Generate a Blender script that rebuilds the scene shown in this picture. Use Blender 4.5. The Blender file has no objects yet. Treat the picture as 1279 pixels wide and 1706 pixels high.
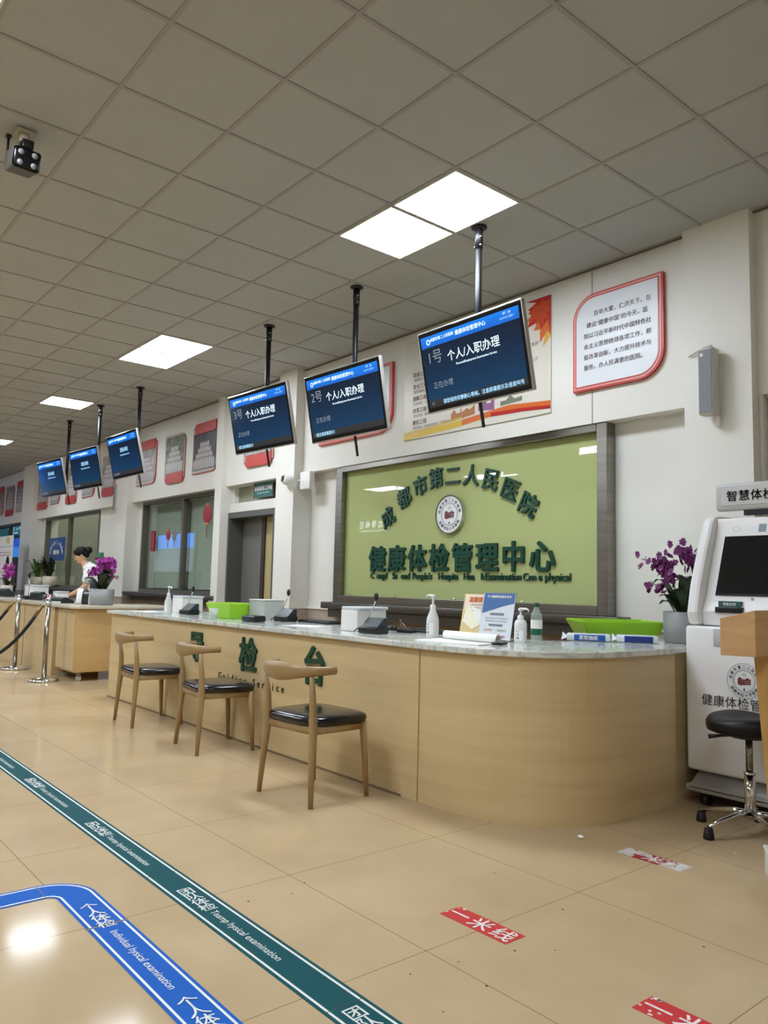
import bpy, bmesh, math, random
from mathutils import Vector, Matrix, Euler
random.seed(11)
sc = bpy.context.scene
col = sc.collection
PI = math.pi

# ------------------------------------------------------------------ camera, world, exposure
cam_d = bpy.data.cameras.new('camera')
cam_d.sensor_fit = 'VERTICAL'
cam_d.sensor_height = 36.0
cam_d.lens = 1285.2 / 1706.0 * 36.0
cam_d.clip_start = 0.05
cam = bpy.data.objects.new('camera', cam_d)
col.objects.link(cam)
YAW, PIT, ROLL = math.radians(50.320), math.radians(5.473), math.radians(1.3655)
_f = Vector((-math.sin(YAW)*math.cos(PIT), math.cos(YAW)*math.cos(PIT), math.sin(PIT)))
_r0 = Vector((math.cos(YAW), math.sin(YAW), 0))
_u0 = _r0.cross(_f)
_r = _r0*math.cos(ROLL) + _u0*math.sin(ROLL)
_u = _u0*math.cos(ROLL) - _r0*math.sin(ROLL)
cam.matrix_world = Matrix(((_r.x, _u.x, -_f.x, 0), (_r.y, _u.y, -_f.y, 0), (_r.z, _u.z, -_f.z, 1.155), (0, 0, 0, 1)))
sc.camera = cam

LIGHT_POWER = 13.0          # radiance of the ceiling panels
LIGHT_COL = (0.95, 1.035, 1.15)
world = bpy.data.worlds.new('world')
sc.world = world
world.use_nodes = True
world.node_tree.nodes['Background'].inputs[0].default_value = (0.75, 0.8, 0.9, 1)
world.node_tree.nodes['Background'].inputs[1].default_value = 0.05
sc.view_settings.view_transform = 'Standard'
sc.view_settings.look = 'None'
sc.view_settings.gamma = 1.0
sc.view_settings.use_curve_mapping = False
sc.view_settings.exposure = 1.22
sc.cycles.max_bounces = 8
sc.cycles.diffuse_bounces = 5
sc.cycles.glossy_bounces = 4
sc.cycles.transparent_max_bounces = 12
sc.cycles.sample_clamp_indirect = 6.0
sc.cycles.caustics_reflective = False
sc.cycles.caustics_refractive = False

H = 3.653                   # ceiling height
GX, GY, T = -3.135, 1.295, 0.6   # ceiling grid origin and pitch
CT = 0.85                   # counter top height

# ------------------------------------------------------------------ helpers
def lin(h):
    h = h.lstrip('#')
    v = [int(h[i:i+2], 16)/255 for i in (0, 2, 4)]
    return tuple(x/12.92 if x <= .04045 else ((x+.055)/1.055)**2.4 for x in v)

MATS = {}
def mat(name, c='#888888', rough=.5, metal=0., spec=.5, emit=None, es=0., coat=0., trans=0., alpha=1.):
    if name in MATS: return MATS[name]
    m = bpy.data.materials.new(name); m.use_nodes = True
    b = m.node_tree.nodes['Principled BSDF']
    c = lin(c) if isinstance(c, str) else c
    b.inputs['Base Color'].default_value = (*c, 1)
    b.inputs['Roughness'].default_value = rough
    b.inputs['Metallic'].default_value = metal
    b.inputs['Specular IOR Level'].default_value = spec
    b.inputs['Coat Weight'].default_value = coat
    b.inputs['Transmission Weight'].default_value = trans
    b.inputs['Alpha'].default_value = alpha
    if emit:
        e = lin(emit) if isinstance(emit, str) else emit
        b.inputs['Emission Color'].default_value = (*e, 1)
        b.inputs['Emission Strength'].default_value = es
    MATS[name] = m
    return m

def nodes(m): return m.node_tree.nodes, m.node_tree.links, m.node_tree.nodes['Principled BSDF']

def ramp(nd, stops):
    r = nd.new('ShaderNodeValToRGB')
    e = r.color_ramp.elements
    while len(e) < len(stops): e.new(.5)
    for k, (p, c) in enumerate(stops):
        e[k].position = p
        e[k].color = (*(lin(c) if isinstance(c, str) else c), 1)
    return r

def noise_mat(name, stops, scale=(1, 1, 1), ns=3., detail=6., rough=.5, bump=0., dist=0., spec=.5, metal=0.):
    m = mat(name, '#808080', rough, metal, spec)
    nd, ln, b = nodes(m)
    tc = nd.new('ShaderNodeTexCoord'); mp = nd.new('ShaderNodeMapping')
    mp.inputs['Scale'].default_value = scale
    nz = nd.new('ShaderNodeTexNoise'); nz.inputs['Scale'].default_value = ns
    nz.inputs['Detail'].default_value = detail; nz.inputs['Distortion'].default_value = dist
    ln.new(tc.outputs['Object'], mp.inputs['Vector']); ln.new(mp.outputs[0], nz.inputs['Vector'])
    r = ramp(nd, stops)
    ln.new(nz.outputs['Fac'], r.inputs[0]); ln.new(r.outputs[0], b.inputs['Base Color'])
    if bump:
        bp = nd.new('ShaderNodeBump'); bp.inputs['Strength'].default_value = bump
        ln.new(nz.outputs['Fac'], bp.inputs['Height']); ln.new(bp.outputs[0], b.inputs['Normal'])
    return m

def glass_mat(name, tint='#ffffff', rough=.02, ior=1.5):
    # thin pane: clear where seen straight on, mirror-like at grazing angles
    m = bpy.data.materials.new(name); m.use_nodes = True
    nt = m.node_tree; nt.nodes.clear()
    o = nt.nodes.new('ShaderNodeOutputMaterial'); mx = nt.nodes.new('ShaderNodeMixShader')
    t = nt.nodes.new('ShaderNodeBsdfTransparent'); g = nt.nodes.new('ShaderNodeBsdfGlossy')
    lw = nt.nodes.new('ShaderNodeLayerWeight'); lw.inputs[0].default_value = .5
    pw_ = nt.nodes.new('ShaderNodeMath'); pw_.operation = 'POWER'; pw_.inputs[1].default_value = 5
    r0 = ((ior-1)/(ior+1))**2*1.7
    ma = nt.nodes.new('ShaderNodeMath'); ma.operation = 'MULTIPLY_ADD'; ma.inputs[1].default_value = 1-r0; ma.inputs[2].default_value = r0
    t.inputs[0].default_value = (*lin(tint), 1); g.inputs['Roughness'].default_value = rough
    nt.links.new(lw.outputs['Facing'], pw_.inputs[0]); nt.links.new(pw_.outputs[0], ma.inputs[0])
    nt.links.new(ma.outputs[0], mx.inputs[0]); nt.links.new(t.outputs[0], mx.inputs[1])
    nt.links.new(g.outputs[0], mx.inputs[2]); nt.links.new(mx.outputs[0], o.inputs[0])
    MATS[name] = m
    return m

_dg = None
_tc = {}
def text_data(body, bold=0.0, track=1.0):
    """verts, faces of a line of text of size 1, centred on x, sitting on y=0 baseline"""
    k = (body, track)
    if k not in _tc:
        c = bpy.data.curves.new('text', 'FONT'); c.body = body; c.size = 1; c.align_x = 'CENTER'; c.space_character = track
        c.resolution_u = 3
        o = bpy.data.objects.new('text', c); col.objects.link(o)
        dg = bpy.context.evaluated_depsgraph_get(); dg.update()
        me = bpy.data.meshes.new_from_object(o.evaluated_get(dg))
        _tc[k] = ([v.co.copy() for v in me.vertices], [tuple(p.vertices) for p in me.polygons])
        bpy.data.objects.remove(o); bpy.data.curves.remove(c); bpy.data.meshes.remove(me)
    return _tc[k]

class MB:
    """collects shapes into one mesh"""
    def __init__(s): s.bm = bmesh.new(); s.mi = 0; s.mats = []
    def m(s, material):
        if material not in s.mats: s.mats.append(material)
        s.mi = s.mats.index(material); return s
    def _fin(s, fs, smooth=False):
        for f in fs: f.material_index = s.mi; f.smooth = smooth
    def box(s, a, b, bev=0., seg=2, M=None):
        a, b = Vector(a), Vector(b)
        t = bmesh.new()
        bmesh.ops.create_cube(t, size=1)
        for v in t.verts: v.co = Vector(((a.x+b.x)/2+v.co.x*(b.x-a.x), (a.y+b.y)/2+v.co.y*(b.y-a.y), (a.z+b.z)/2+v.co.z*(b.z-a.z)))
        if bev: bmesh.ops.bevel(t, geom=t.edges[:], offset=bev, segments=seg, affect='EDGES', profile=.5)
        s.merge(t, M, smooth=bool(bev) and seg > 1); return s
    def merge(s, t, M=None, smooth=False):
        vm = [s.bm.verts.new(M @ v.co if M else v.co) for v in t.verts]
        t.verts.index_update()
        for f in t.faces:
            try:
                nf = s.bm.faces.new([vm[v.index] for v in f.verts]); nf.material_index = s.mi; nf.smooth = smooth
            except ValueError: pass
        t.free()
    def poly(s, pts, M=None):
        vs = [s.bm.verts.new(M @ Vector(p) if M else Vector(p)) for p in pts]
        f = s.bm.faces.new(vs); f.material_index = s.mi; return s
    def prism(s, pts, d, M=None, smooth_side=False):
        """polygon pts (3-D, planar) swept by vector d"""
        d = Vector(d)
        a = [Vector(p) for p in pts]; b = [p+d for p in a]
        if M: a = [M @ p for p in a]; b = [M @ p for p in b]
        va = [s.bm.verts.new(p) for p in a]; vb = [s.bm.verts.new(p) for p in b]
        n = len(a)
        s._fin([s.bm.faces.new(va[::-1]), s.bm.faces.new(vb)])
        s._fin([s.bm.faces.new((va[i], va[(i+1) % n], vb[(i+1) % n], vb[i])) for i in range(n)], smooth_side)
        return s
    def tube(s, path, rad, n=10, caps=True, flat=None, M=None):
        """round bar along path; rad one number or one per point; flat=(a,b) scales the two section axes"""
        P = [Vector(p) for p in path]
        R = rad if isinstance(rad, (list, tuple)) else [rad]*len(P)
        rings = []; up = None
        for i, p in enumerate(P):
            d = (P[min(i+1, len(P)-1)]-P[max(i-1, 0)]).normalized()
            if up is None:
                up = Vector((0, 0, 1)) if abs(d.z) < .9 else Vector((0, 1, 0))
            x = up.cross(d).normalized(); y = d.cross(x).normalized(); up = y
            r = R[i]; ra, rb = (r if isinstance(r, (tuple, list)) else (r, r))
            rings.append([p + x*math.cos(2*PI*k/n)*ra + y*math.sin(2*PI*k/n)*rb for k in range(n)])
        rv = [[s.bm.verts.new(M @ q if M else q) for q in ring] for ring in rings]
        fs = []
        for i in range(len(rv)-1):
            for k in range(n): fs.append(s.bm.faces.new((rv[i][k], rv[i][(k+1) % n], rv[i+1][(k+1) % n], rv[i+1][k])))
        s._fin(fs, True)
        if caps: s._fin([s.bm.faces.new(rv[0][::-1]), s.bm.faces.new(rv[-1])])
        return s
    def lathe(s, prof, c=(0, 0, 0), n=20, M=None, sx=1., sy=1.):
        """profile [(r,z)...] turned about a vertical axis"""
        c = Vector(c); rv = []
        for r, z in prof:
            if r < 1e-5:
                q = c+Vector((0, 0, z)); rv.append([s.bm.verts.new(M @ q if M else q)])
            else:
                L = []
                for k in range(n):
                    q = c+Vector((sx*r*math.cos(2*PI*k/n), sy*r*math.sin(2*PI*k/n), z)); L.append(s.bm.verts.new(M @ q if M else q))
                rv.append(L)
        fs = []
        for i in range(len(rv)-1):
            a, b = rv[i], rv[i+1]
            for k in range(n):
                l = (k+1) % n
                if len(a) == 1 and len(b) == 1: continue
                if len(a) == 1: fs.append(s.bm.faces.new((a[0], b[l], b[k])))
                elif len(b) == 1: fs.append(s.bm.faces.new((a[k], a[l], b[0])))
                else: fs.append(s.bm.faces.new((a[k], a[l], b[l], b[k])))
        s._fin(fs, True)
        return s
    def ball(s, c, r, n=12, M=None):
        r = r if isinstance(r, (tuple, list)) else (r, r, r)
        t = bmesh.new(); bmesh.ops.create_uvsphere(t, u_segments=n, v_segments=max(6, n*2//3), radius=1)
        for v in t.verts: v.co = Vector(c)+Vector((v.co.x*r[0], v.co.y*r[1], v.co.z*r[2]))
        s.merge(t, M, True); return s
    def text(s, body, size, M, bold=0., depth=0., track=1.):
        """text in the local xy plane of M; bold = stroke growth in em; depth = thickness along local z"""
        V, F = text_data(body, 0, track)
        offs = [(0, 0)] if not bold else [(bold, 0), (-bold, 0), (0, bold), (0, -bold), (bold*.7, bold*.7), (-bold*.7, bold*.7), (bold*.7, -bold*.7), (-bold*.7, -bold*.7)]
        for n_, (ox, oy) in enumerate(offs):
            top = [s.bm.verts.new(M @ Vector(((v.x+ox)*size, (v.y+oy)*size, depth+n_*.00012))) for v in V]
            edges = {}
            for f in F:
                try:
                    nf = s.bm.faces.new([top[i] for i in f]); nf.material_index = s.mi
                except ValueError: continue
                for a, b in zip(f, f[1:]+f[:1]):
                    if (b, a) in edges: edges.pop((b, a))
                    else: edges[(a, b)] = 1
            if depth:
                bot = [s.bm.verts.new(M @ Vector(((v.x+ox)*size, (v.y+oy)*size, 0))) for v in V]
                for a, b in edges:
                    nf = s.bm.faces.new((top[b], top[a], bot[a], bot[b])); nf.material_index = s.mi
        return s
    def build(s, name, material=None, parent=None, loc=None, kind=None, label=None, bevel=0., subsurf=0, recalc=True):
        if recalc: bmesh.ops.recalc_face_normals(s.bm, faces=s.bm.faces[:])
        me = bpy.data.meshes.new(name); s.bm.to_mesh(me); s.bm.free()
        for k in (s.mats if s.mats else [material]): me.materials.append(k)
        o = bpy.data.objects.new(name, me); col.objects.link(o)
        if parent: o.parent = parent
        if loc is not None: o.location = loc
        if kind: o['kind'] = kind
        if label: o['label'] = label
        if bevel:
            b = o.modifiers.new('edge', 'BEVEL'); b.width = bevel; b.segments = 2; b.limit_method = 'ANGLE'
        if subsurf:
            q = o.modifiers.new('smooth', 'SUBSURF'); q.levels = q.render_levels = subsurf
        return o

def thing(name, label, cat, loc=(0, 0, 0), rz=0., group=None):
    o = bpy.data.objects.new(name, None); col.objects.link(o)
    o.location = loc; o.rotation_euler = (0, 0, rz); o.empty_display_size = .1
    o['label'] = label; o['category'] = cat
    if group: o['group'] = group
    return o
def tag(o, label, cat, group=None):
    o['label'] = label; o['category'] = cat
    if group: o['group'] = group
    return o
def dup(root, loc, rz=0., label=None, group=None):
    r = root.copy(); col.objects.link(r); r.location = loc; r.rotation_euler = (0, 0, rz)
    if label: r['label'] = label
    if group: r['group'] = group
    for ch in list(root.children):
        c = ch.copy(); col.objects.link(c); c.parent = r
        for g in list(ch.children):
            d = g.copy(); col.objects.link(d); d.parent = c
    return r
def frontM(x, y, z):
    """text on a vertical face looking towards -Y"""
    return Matrix.Translation((x, y, z)) @ Matrix.Rotation(PI/2, 4, 'X')
def floorM(x, y, z, a=0.): return Matrix.Translation((x, y, z)) @ Matrix.Rotation(a, 4, 'Z')
def arc(cx, cy, r, a0, a1, n=10):
    return [(cx+r*math.cos(a0+(a1-a0)*k/n), cy+r*math.sin(a0+(a1-a0)*k/n)) for k in range(n+1)]

# ------------------------------------------------------------------ materials
WHITE = noise_mat('white_wall_paint', [(0, '#dcdad2'), (1, '#e4e2da')], ns=1.5, rough=.6)
CEIL = noise_mat('ceiling_tile', [(0, '#a9aba9'), (.5, '#aeb0ae'), (1, '#a6a8a6')], ns=2.2, rough=.8)
CGRID = mat('ceiling_t_bar', '#9d9b96', .6)
DADO = noise_mat('pinkish_dado_tile', [(0, '#a8998c'), (1, '#b8a99c')], scale=(1, 1, 3), ns=3, rough=.35)
SILLC = mat('grey_brown_metal', '#5b5750', .35, .6)
BRONZE = mat('dark_bronze_frame', '#716c5f', .35, .45)
STEEL = noise_mat('brushed_steel', [(0, '#77736c'), (1, '#a5a19a')], scale=(1, 1, 14), ns=2.5, rough=.28, metal=1.)
CHROME = mat('polished_chrome', '#d8d8d8', .08, 1.)
BLACK = mat('black_plastic', '#141416', .35)
BLACKM = mat('black_painted_metal', '#17181a', .4, .3)
DGREY = mat('dark_slate_plastic', '#2b3436', .35)
WPLAST = mat('white_plastic', '#e6e5e2', .25)
GPLAST = mat('light_grey_plastic', '#b9b9b7', .4)
GREEN3 = mat('dark_green_acrylic', '#003f2d', .3)
LIME = mat('lime_green_plastic', '#98cf28', .35)
PAPER = mat('white_paper', '#eeeeea', .7)
RED = mat('red_print', '#c5262c', .4)
REDP = mat('red_enamel', '#bd3f37', .35)
BLACKLEATHER = mat('black_glossy_leatherette', '#0c0b0c', .18, spec=.6)
LEAFM = noise_mat('dark_orchid_leaf', [(0, '#14200f'), (1, '#2a3a1d')], ns=12, rough=.35)
LEAFG = noise_mat('green_pot_plant_leaf', [(0, '#2c5a1c'), (1, '#5d8a35')], ns=9, rough=.4)
STEMM = mat('orchid_stem', '#3a4a25', .5)
MAGENTA = noise_mat('magenta_petal', [(0, '#7d1f74'), (.6, '#a43398'), (1, '#c65bb4')], ns=30, rough=.5)
PURPLE = noise_mat('purple_petal', [(0, '#4f1749'), (.6, '#74266a'), (1, '#b87cb0')], ns=30, rough=.5)
POTG = mat('grey_planter', '#8a8c8b', .45)
POTC = mat('cream_ceramic_pot', '#cfc8b6', .35)
CLEAR = glass_mat('clear_plastic', '#f2f5f4', .05, 1.45)
PANE = glass_mat('window_glass', '#e6ede7', .02, 1.62)
FROST = mat('frosted_clear_plastic', '#d8dcd8', .3, alpha=.45)
SKIN = mat('skin', '#d9a98a', .5)
HAIR = mat('black_hair', '#070607', .55, spec=.25)
COAT = mat('white_coat_cloth', '#eceae8', .8)
GREYDOOR = mat('grey_door_paint', '#6d6c69', .5)
DFRAME = mat('dark_grey_door_frame', '#5a5955', .4, .2)
OLIVE = noise_mat('olive_wood_panel', [(0, '#a59665'), (1, '#b5a778')], scale=(8, 8, .5), ns=2, rough=.5)
TEAL = mat('teal_sign', '#2d6b66', .4)

def wood(name, c0, c1, c2, scale, rough=.35):
    m = mat(name, '#888888', rough)
    nd, ln, b = nodes(m)
    tc = nd.new('ShaderNodeTexCoord'); mp = nd.new('ShaderNodeMapping'); mp.inputs['Scale'].default_value = scale
    n1 = nd.new('ShaderNodeTexNoise'); n1.inputs['Scale'].default_value = 1.6; n1.inputs['Detail'].default_value = 8; n1.inputs['Distortion'].default_value = .4
    n2 = nd.new('ShaderNodeTexNoise'); n2.inputs['Scale'].default_value = .5; n2.inputs['Detail'].default_value = 3
    ln.new(tc.outputs['Object'], mp.inputs[0]); ln.new(mp.outputs[0], n1.inputs['Vector']); ln.new(mp.outputs[0], n2.inputs['Vector'])
    r1 = ramp(nd, [(.25, c0), (.5, c1), (.75, c2)])
    mx = nd.new('ShaderNodeMath'); mx.operation = 'MULTIPLY_ADD'; mx.inputs[1].default_value = .6
    sc2 = nd.new('ShaderNodeMath'); sc2.operation = 'MULTIPLY'; sc2.inputs[1].default_value = .4
    ln.new(n2.outputs['Fac'], sc2.inputs[0]); ln.new(n1.outputs['Fac'], mx.inputs[0]); ln.new(sc2.outputs[0], mx.inputs[2])
    ln.new(mx.outputs[0], r1.inputs[0]); ln.new(r1.outputs[0], b.inputs['Base Color'])
    return m
COUNTERW = wood('ash_counter_laminate', '#b9a074', '#cab386', '#d6c092', (.55, .55, 9))
CABW = wood('yellow_ash_laminate', '#bd9a64', '#c8a770', '#d2b27c', (.6, .6, 8))
CHAIRW = wood('oak_look_chair_metal', '#8f734a', '#9a7e54', '#a3885e', (14, 14, 2.), .35)
PODW = wood('honey_oak_veneer', '#ad8859', '#bb9566', '#c8a475', (6, 6, 22), .45)
PODW2 = wood('honey_oak_veneer_plain', '#a88143', '#b48d4f', '#bd975a', (1, 1, 4), .45)

def marble():
    m = mat('white_marble_top', '#cccccc', .12)
    nd, ln, b = nodes(m)
    tc = nd.new('ShaderNodeTexCoord')
    n1 = nd.new('ShaderNodeTexNoise'); n1.inputs['Scale'].default_value = 3.5; n1.inputs['Detail'].default_value = 9; n1.inputs['Distortion'].default_value = 1.6
    ln.new(tc.outputs['Object'], n1.inputs['Vector'])
    r = ramp(nd, [(.3, '#c2c5bf'), (.45, '#d3d6cf'), (.5, '#b3b7b1'), (.56, '#d9dbd4'), (1, '#ced1ca')])
    ln.new(n1.outputs['Fac'], r.inputs[0]); ln.new(r.outputs[0], b.inputs['Base Color'])
    return m
MARBLE = marble()

def floor_mat():
    m = mat('polished_beige_floor_tile', '#b9a585', .16, spec=.08)
    nd, ln, b = nodes(m)
    tc = nd.new('ShaderNodeTexCoord'); sp = nd.new('ShaderNodeSeparateXYZ')
    ln.new(tc.outputs['Object'], sp.inputs[0])
    def line(axis, off):
        a = nd.new('ShaderNodeMath'); a.operation = 'ADD'; a.inputs[1].default_value = off
        d = nd.new('ShaderNodeMath'); d.operation = 'DIVIDE'; d.inputs[1].default_value = .8
        f = nd.new('ShaderNodeMath'); f.operation = 'FRACT'
        s_ = nd.new('ShaderNodeMath'); s_.operation = 'SUBTRACT'; s_.inputs[1].default_value = .5
        ab = nd.new('ShaderNodeMath'); ab.operation = 'ABSOLUTE'
        g = nd.new('ShaderNodeMath'); g.operation = 'GREATER_THAN'; g.inputs[1].default_value = .5-.0015/.8
        ln.new(sp.outputs[axis], a.inputs[0]); ln.new(a.outputs[0], d.inputs[0]); ln.new(d.outputs[0], f.inputs[0])
        ln.new(f.outputs[0], s_.inputs[0]); ln.new(s_.outputs[0], ab.inputs[0]); ln.new(ab.outputs[0], g.inputs[0])
        return g
    gx, gy = line('X', 1.88+80), line('Y', -1.777+80)
    mxx = nd.new('ShaderNodeMath'); mxx.operation = 'MAXIMUM'
    ln.new(gx.outputs[0], mxx.inputs[0]); ln.new(gy.outputs[0], mxx.inputs[1])
    n1 = nd.new('ShaderNodeTexNoise'); n1.inputs['Scale'].default_value = 1.8; n1.inputs['Detail'].default_value = 7
    ln.new(tc.outputs['Object'], n1.inputs['Vector'])
    r = ramp(nd, [(.3, '#b39b78'), (.55, '#bba480'), (.75, '#c1ab89')])
    ln.new(n1.outputs['Fac'], r.inputs[0])
    mix = nd.new('ShaderNodeMix'); mix.data_type = 'RGBA'
    mix.inputs['B'].default_value = (*lin('#7d684b'), 1)
    ln.new(mxx.outputs[0], mix.inputs['Factor']); ln.new(r.outputs[0], mix.inputs['A'])
    ln.new(mix.outputs['Result'], b.inputs['Base Color'])
    rr = nd.new('ShaderNodeMapRange'); rr.inputs['To Min'].default_value = .07; rr.inputs['To Max'].default_value = .13
    ln.new(n1.outputs['Fac'], rr.inputs['Value']); ln.new(rr.outputs[0], b.inputs['Roughness'])
    return m
FLOOR = floor_mat()

# ------------------------------------------------------------------ room shell
XL, XR, YB = -30., 3.2, -8.0
MB().box((XL, YB, -.12), (XR, 5.3, 0)).build('floor', FLOOR, kind='structure')
MB().box((XL, YB, H), (XR, 7.4, H+.1)).build('ceiling', CEIL, kind='structure')
g = MB()
i = math.ceil((XL-GX)/T)
while GX+i*T < XR:
    x = GX+i*T; g.box((x-.011, YB, H-.005), (x+.011, 4.92, H)); i += 1
j = math.ceil((YB-GY)/T)
while GY+j*T < 4.92:
    y = GY+j*T; g.box((XL, y-.011, H-.0045), (XR, y+.011, H)); j += 1
g.build('ceiling_grid', CGRID, kind='structure')
# walls never seen from here, they close the room
MB().box((XR, YB, 0), (XR+.1, 7.4, H)).build('wall_right', WHITE, kind='structure')
MB().box((XL-.1, YB, 0), (XL, 7.4, H)).build('wall_left', WHITE, kind='structure')
MB().box((XL, YB-.1, 0), (XR, YB, H)).build('wall_front', WHITE, kind='structure')

FY, RY = 4.92, 5.05          # fascia plane and recessed lower wall plane
FZ = 2.43                    # underside of the fascia
WIN = [(-12.30, -9.46), (-17.55, -14.28), (-23.6, -19.33)]
SZ, WZ = .97, 2.43
# upper fascia, one run
MB().box((XL, FY, FZ), (XR, 5.3, H)).build('wall_back_upper', WHITE, kind='structure')
# lower wall in pieces round the openings
lw = MB()
for a, b in [(XL, WIN[2][0]), (WIN[2][1], WIN[1][0]), (WIN[1][1], WIN[0][0]), (WIN[0][1], -9.33), (-8.05, -2.25)]:
    lw.box((a, RY, .885), (b, 5.3, FZ))
for a, b in WIN: lw.box((a, RY, .885), (b, 5.3, SZ))
lw.box((-9.33, RY-.06, 2.075), (-8.05, 5.3, 2.2))
lw.build('wall_back', WHITE, kind='structure')
MB().box((-2.25, RY, .885), (XR, 5.3, FZ)).build('wall_back_alcove', noise_mat('pinkish_grey_panel', [(0, '#b9aaa1'), (1, '#c4b6ad')], scale=(6, 6, .4), ns=2, rough=.5), kind='structure')
dd = MB()
for a, b in [(XL, -9.36), (-8.03, XR)]: dd.box((a, RY-.012, 0), (b, 5.29, .885))
dd.build('wall_back_dado', DADO, kind='structure')
dc = MB()
for a, b in [(XL, -18.7), (-17.7, -12.95), (-12.4, -9.36), (-7.4, -6.85), (-3.3, -2.67), (-2.2, XR)]: dc.box((a, RY-.03, .875), (b, RY+.01, .905))
dc.build('trim_1', WHITE, kind='structure', bevel=.006)
# piers standing proud of the wall
for nm, a, b, y in [('wall_pier_1', -2.667, -2.21, 4.84), ('wall_pier_2', -7.80, -7.42, 4.80), ('wall_pier_3', -9.42, -9.24, 4.84), ('wall_pier_4', -12.92, -12.46, 4.82), ('wall_pier_5', -18.62, -17.8, 4.80), ('wall_pier_6', -23.6, -22.7, 4.8)]:
    pm = MB(); pm.m(WHITE).box((a, y, .905), (b, 5.29, H)); pm.m(DADO).box((a, y, 0), (b, 5.29, .875)); pm.m(WHITE).box((a-.015, y-.015, .875), (b+.015, 5.29, .905))
    pm.build(nm, kind='structure')
MB().box((-2.208, 4.93, 0), (-2.185, 4.955, H)).build('trim_2', WHITE, kind='structure')
# thin dark shadow-gap angle along the ceiling edge
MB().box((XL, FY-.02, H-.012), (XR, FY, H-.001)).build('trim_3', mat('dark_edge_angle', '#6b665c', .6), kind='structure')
# vertical joint in the fascia
MB().box((-3.465, FY-.004, FZ), (-3.458, FY, H-.012)).build('trim_4', mat('joint_grey', '#a9a69d', .6), kind='structure')

# rooms behind the windows and the door
BRW = mat('back_room_wall', '#a5aca4', .7)
for nm, p, q in [('wall_office_back', (-24, 7.3, 0), (-7.5, 7.4, H)), ('floor_office', (-24, 5.3, -.1), (-7.5, 7.3, 0)), ('wall_office_left', (-24.1, 5.3, 0), (-24, 7.4, H)), ('wall_office_right', (-7.5, 5.3, 0), (-7.4, 7.4, H)),
                 ('wall_office_inner_1', (-13.6, 5.3, 0), (-13.5, 7.3, H)), ('wall_office_inner_2', (-9.42, 5.3, 0), (-9.36, 7.3, H)), ('wall_office_inner_3', (-18.3, 5.3, 0), (-18.2, 7.3, H))]:
    MB().box(p, q).build(nm, BRW, kind='structure')

# ------------------------------------------------------------------ windows
def window(n, x0, x1, mull):
    o = MB(); y0 = RY-.05
    f = .07
    o.m(BRONZE)
    y0 = RY-.02; yb = RY+.09
    o.box((x0, y0, SZ), (x0+.045, yb, WZ)); o.box((x1-.035, y0, SZ), (x1, yb, WZ))
    o.box((x0+.045, y0, WZ-.045), (x1-.035, yb, WZ)); o.box((x0+.045, y0, SZ), (x1-.035, yb, SZ+f*.7))
    for m_ in mull: o.box((m_-.03, y0+.01, SZ+f*.7), (m_+.03, yb-.01, WZ-.045))
    w = o.build(f'window_{n}', kind='structure')
    xs = [x0+.045]+[k for m_ in mull for k in (m_-.03, m_+.03)]+[x1-.035]
    for k in range(0, len(xs), 2):
        MB().poly([(xs[k], RY+.03, SZ+f*.7), (xs[k+1], RY+.03, SZ+f*.7), (xs[k+1], RY+.03, WZ-.045), (xs[k], RY+.03, WZ-.045)]).build('pane', PANE, w)
    s = MB().box((x0-.14, RY-.24, SZ-.06), (x1+.14, RY+.02, SZ), .008).box((x0-.06, RY-.12, SZ-.13), (x1+.06, RY+.02, SZ-.06))
    s.build('window_sill', SILLC, w)
    return w
window(1, WIN[0][0], WIN[0][1], [-10.80])
window(2, WIN[1][0], WIN[1][1], [-16.05])
window(3, WIN[2][0], WIN[2][1], [-20.6, -22.0])

BLIND = mat('grey_green_blind_slat', '#d3dacd', .5)
def blind(x0, x1, label):
    t = thing('venetian_blind', label, 'blind', ((x0+x1)/2, 5.165, SZ+.03), group=None)
    w = (x1-x0)/2
    MB().box((-w, -.03, WZ-SZ-.1), (w, .03, WZ-SZ-.05)).build('head_rail', BLIND, t)
    s = MB(); z = .04
    while z < WZ-SZ-.12:
        s.poly([(-w, -.008, z), (w, -.008, z), (w, .006, z+.0235), (-w, .006, z+.0235)]); z += .0215
    s.build('slats', BLIND, t, recalc=False)
    MB().box((-w, -.012, .0), (w, .012, .02)).build('bottom_rail', BLIND, t)
    for x in (-w*.6, w*.6): MB().tube([(x, -.016, .02), (x, -.016, WZ-SZ-.1)], .002, 5).build('lift_cord', GPLAST, t)
blind(-12.24, -10.82, 'lowered grey green venetian blind behind the left pane of the double window')
blind(-10.78, -9.5, 'lowered grey green venetian blind behind the right pane, beside the door pier')

# simple furnishings in the room behind the second window
k = thing('filing_cupboard', 'pale grey cupboard in the room seen through the window behind the nurse', 'cupboard', (-15.3, 7.0, 0))
MB().box((-.55, -.25, 0), (.55, .25, 1.35), .01).build('body', GPLAST, k)
for s_ in (-1, 1):
    d_ = MB().box((s_*.275-.26, -.275, .06), (s_*.275+.26, -.25, 1.3), .006).build('door', WPLAST, k)
    MB().box((s_*.06-.01, -.295, .6), (s_*.06+.01, -.275, .75), .003).build('handle', STEEL, d_)

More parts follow.
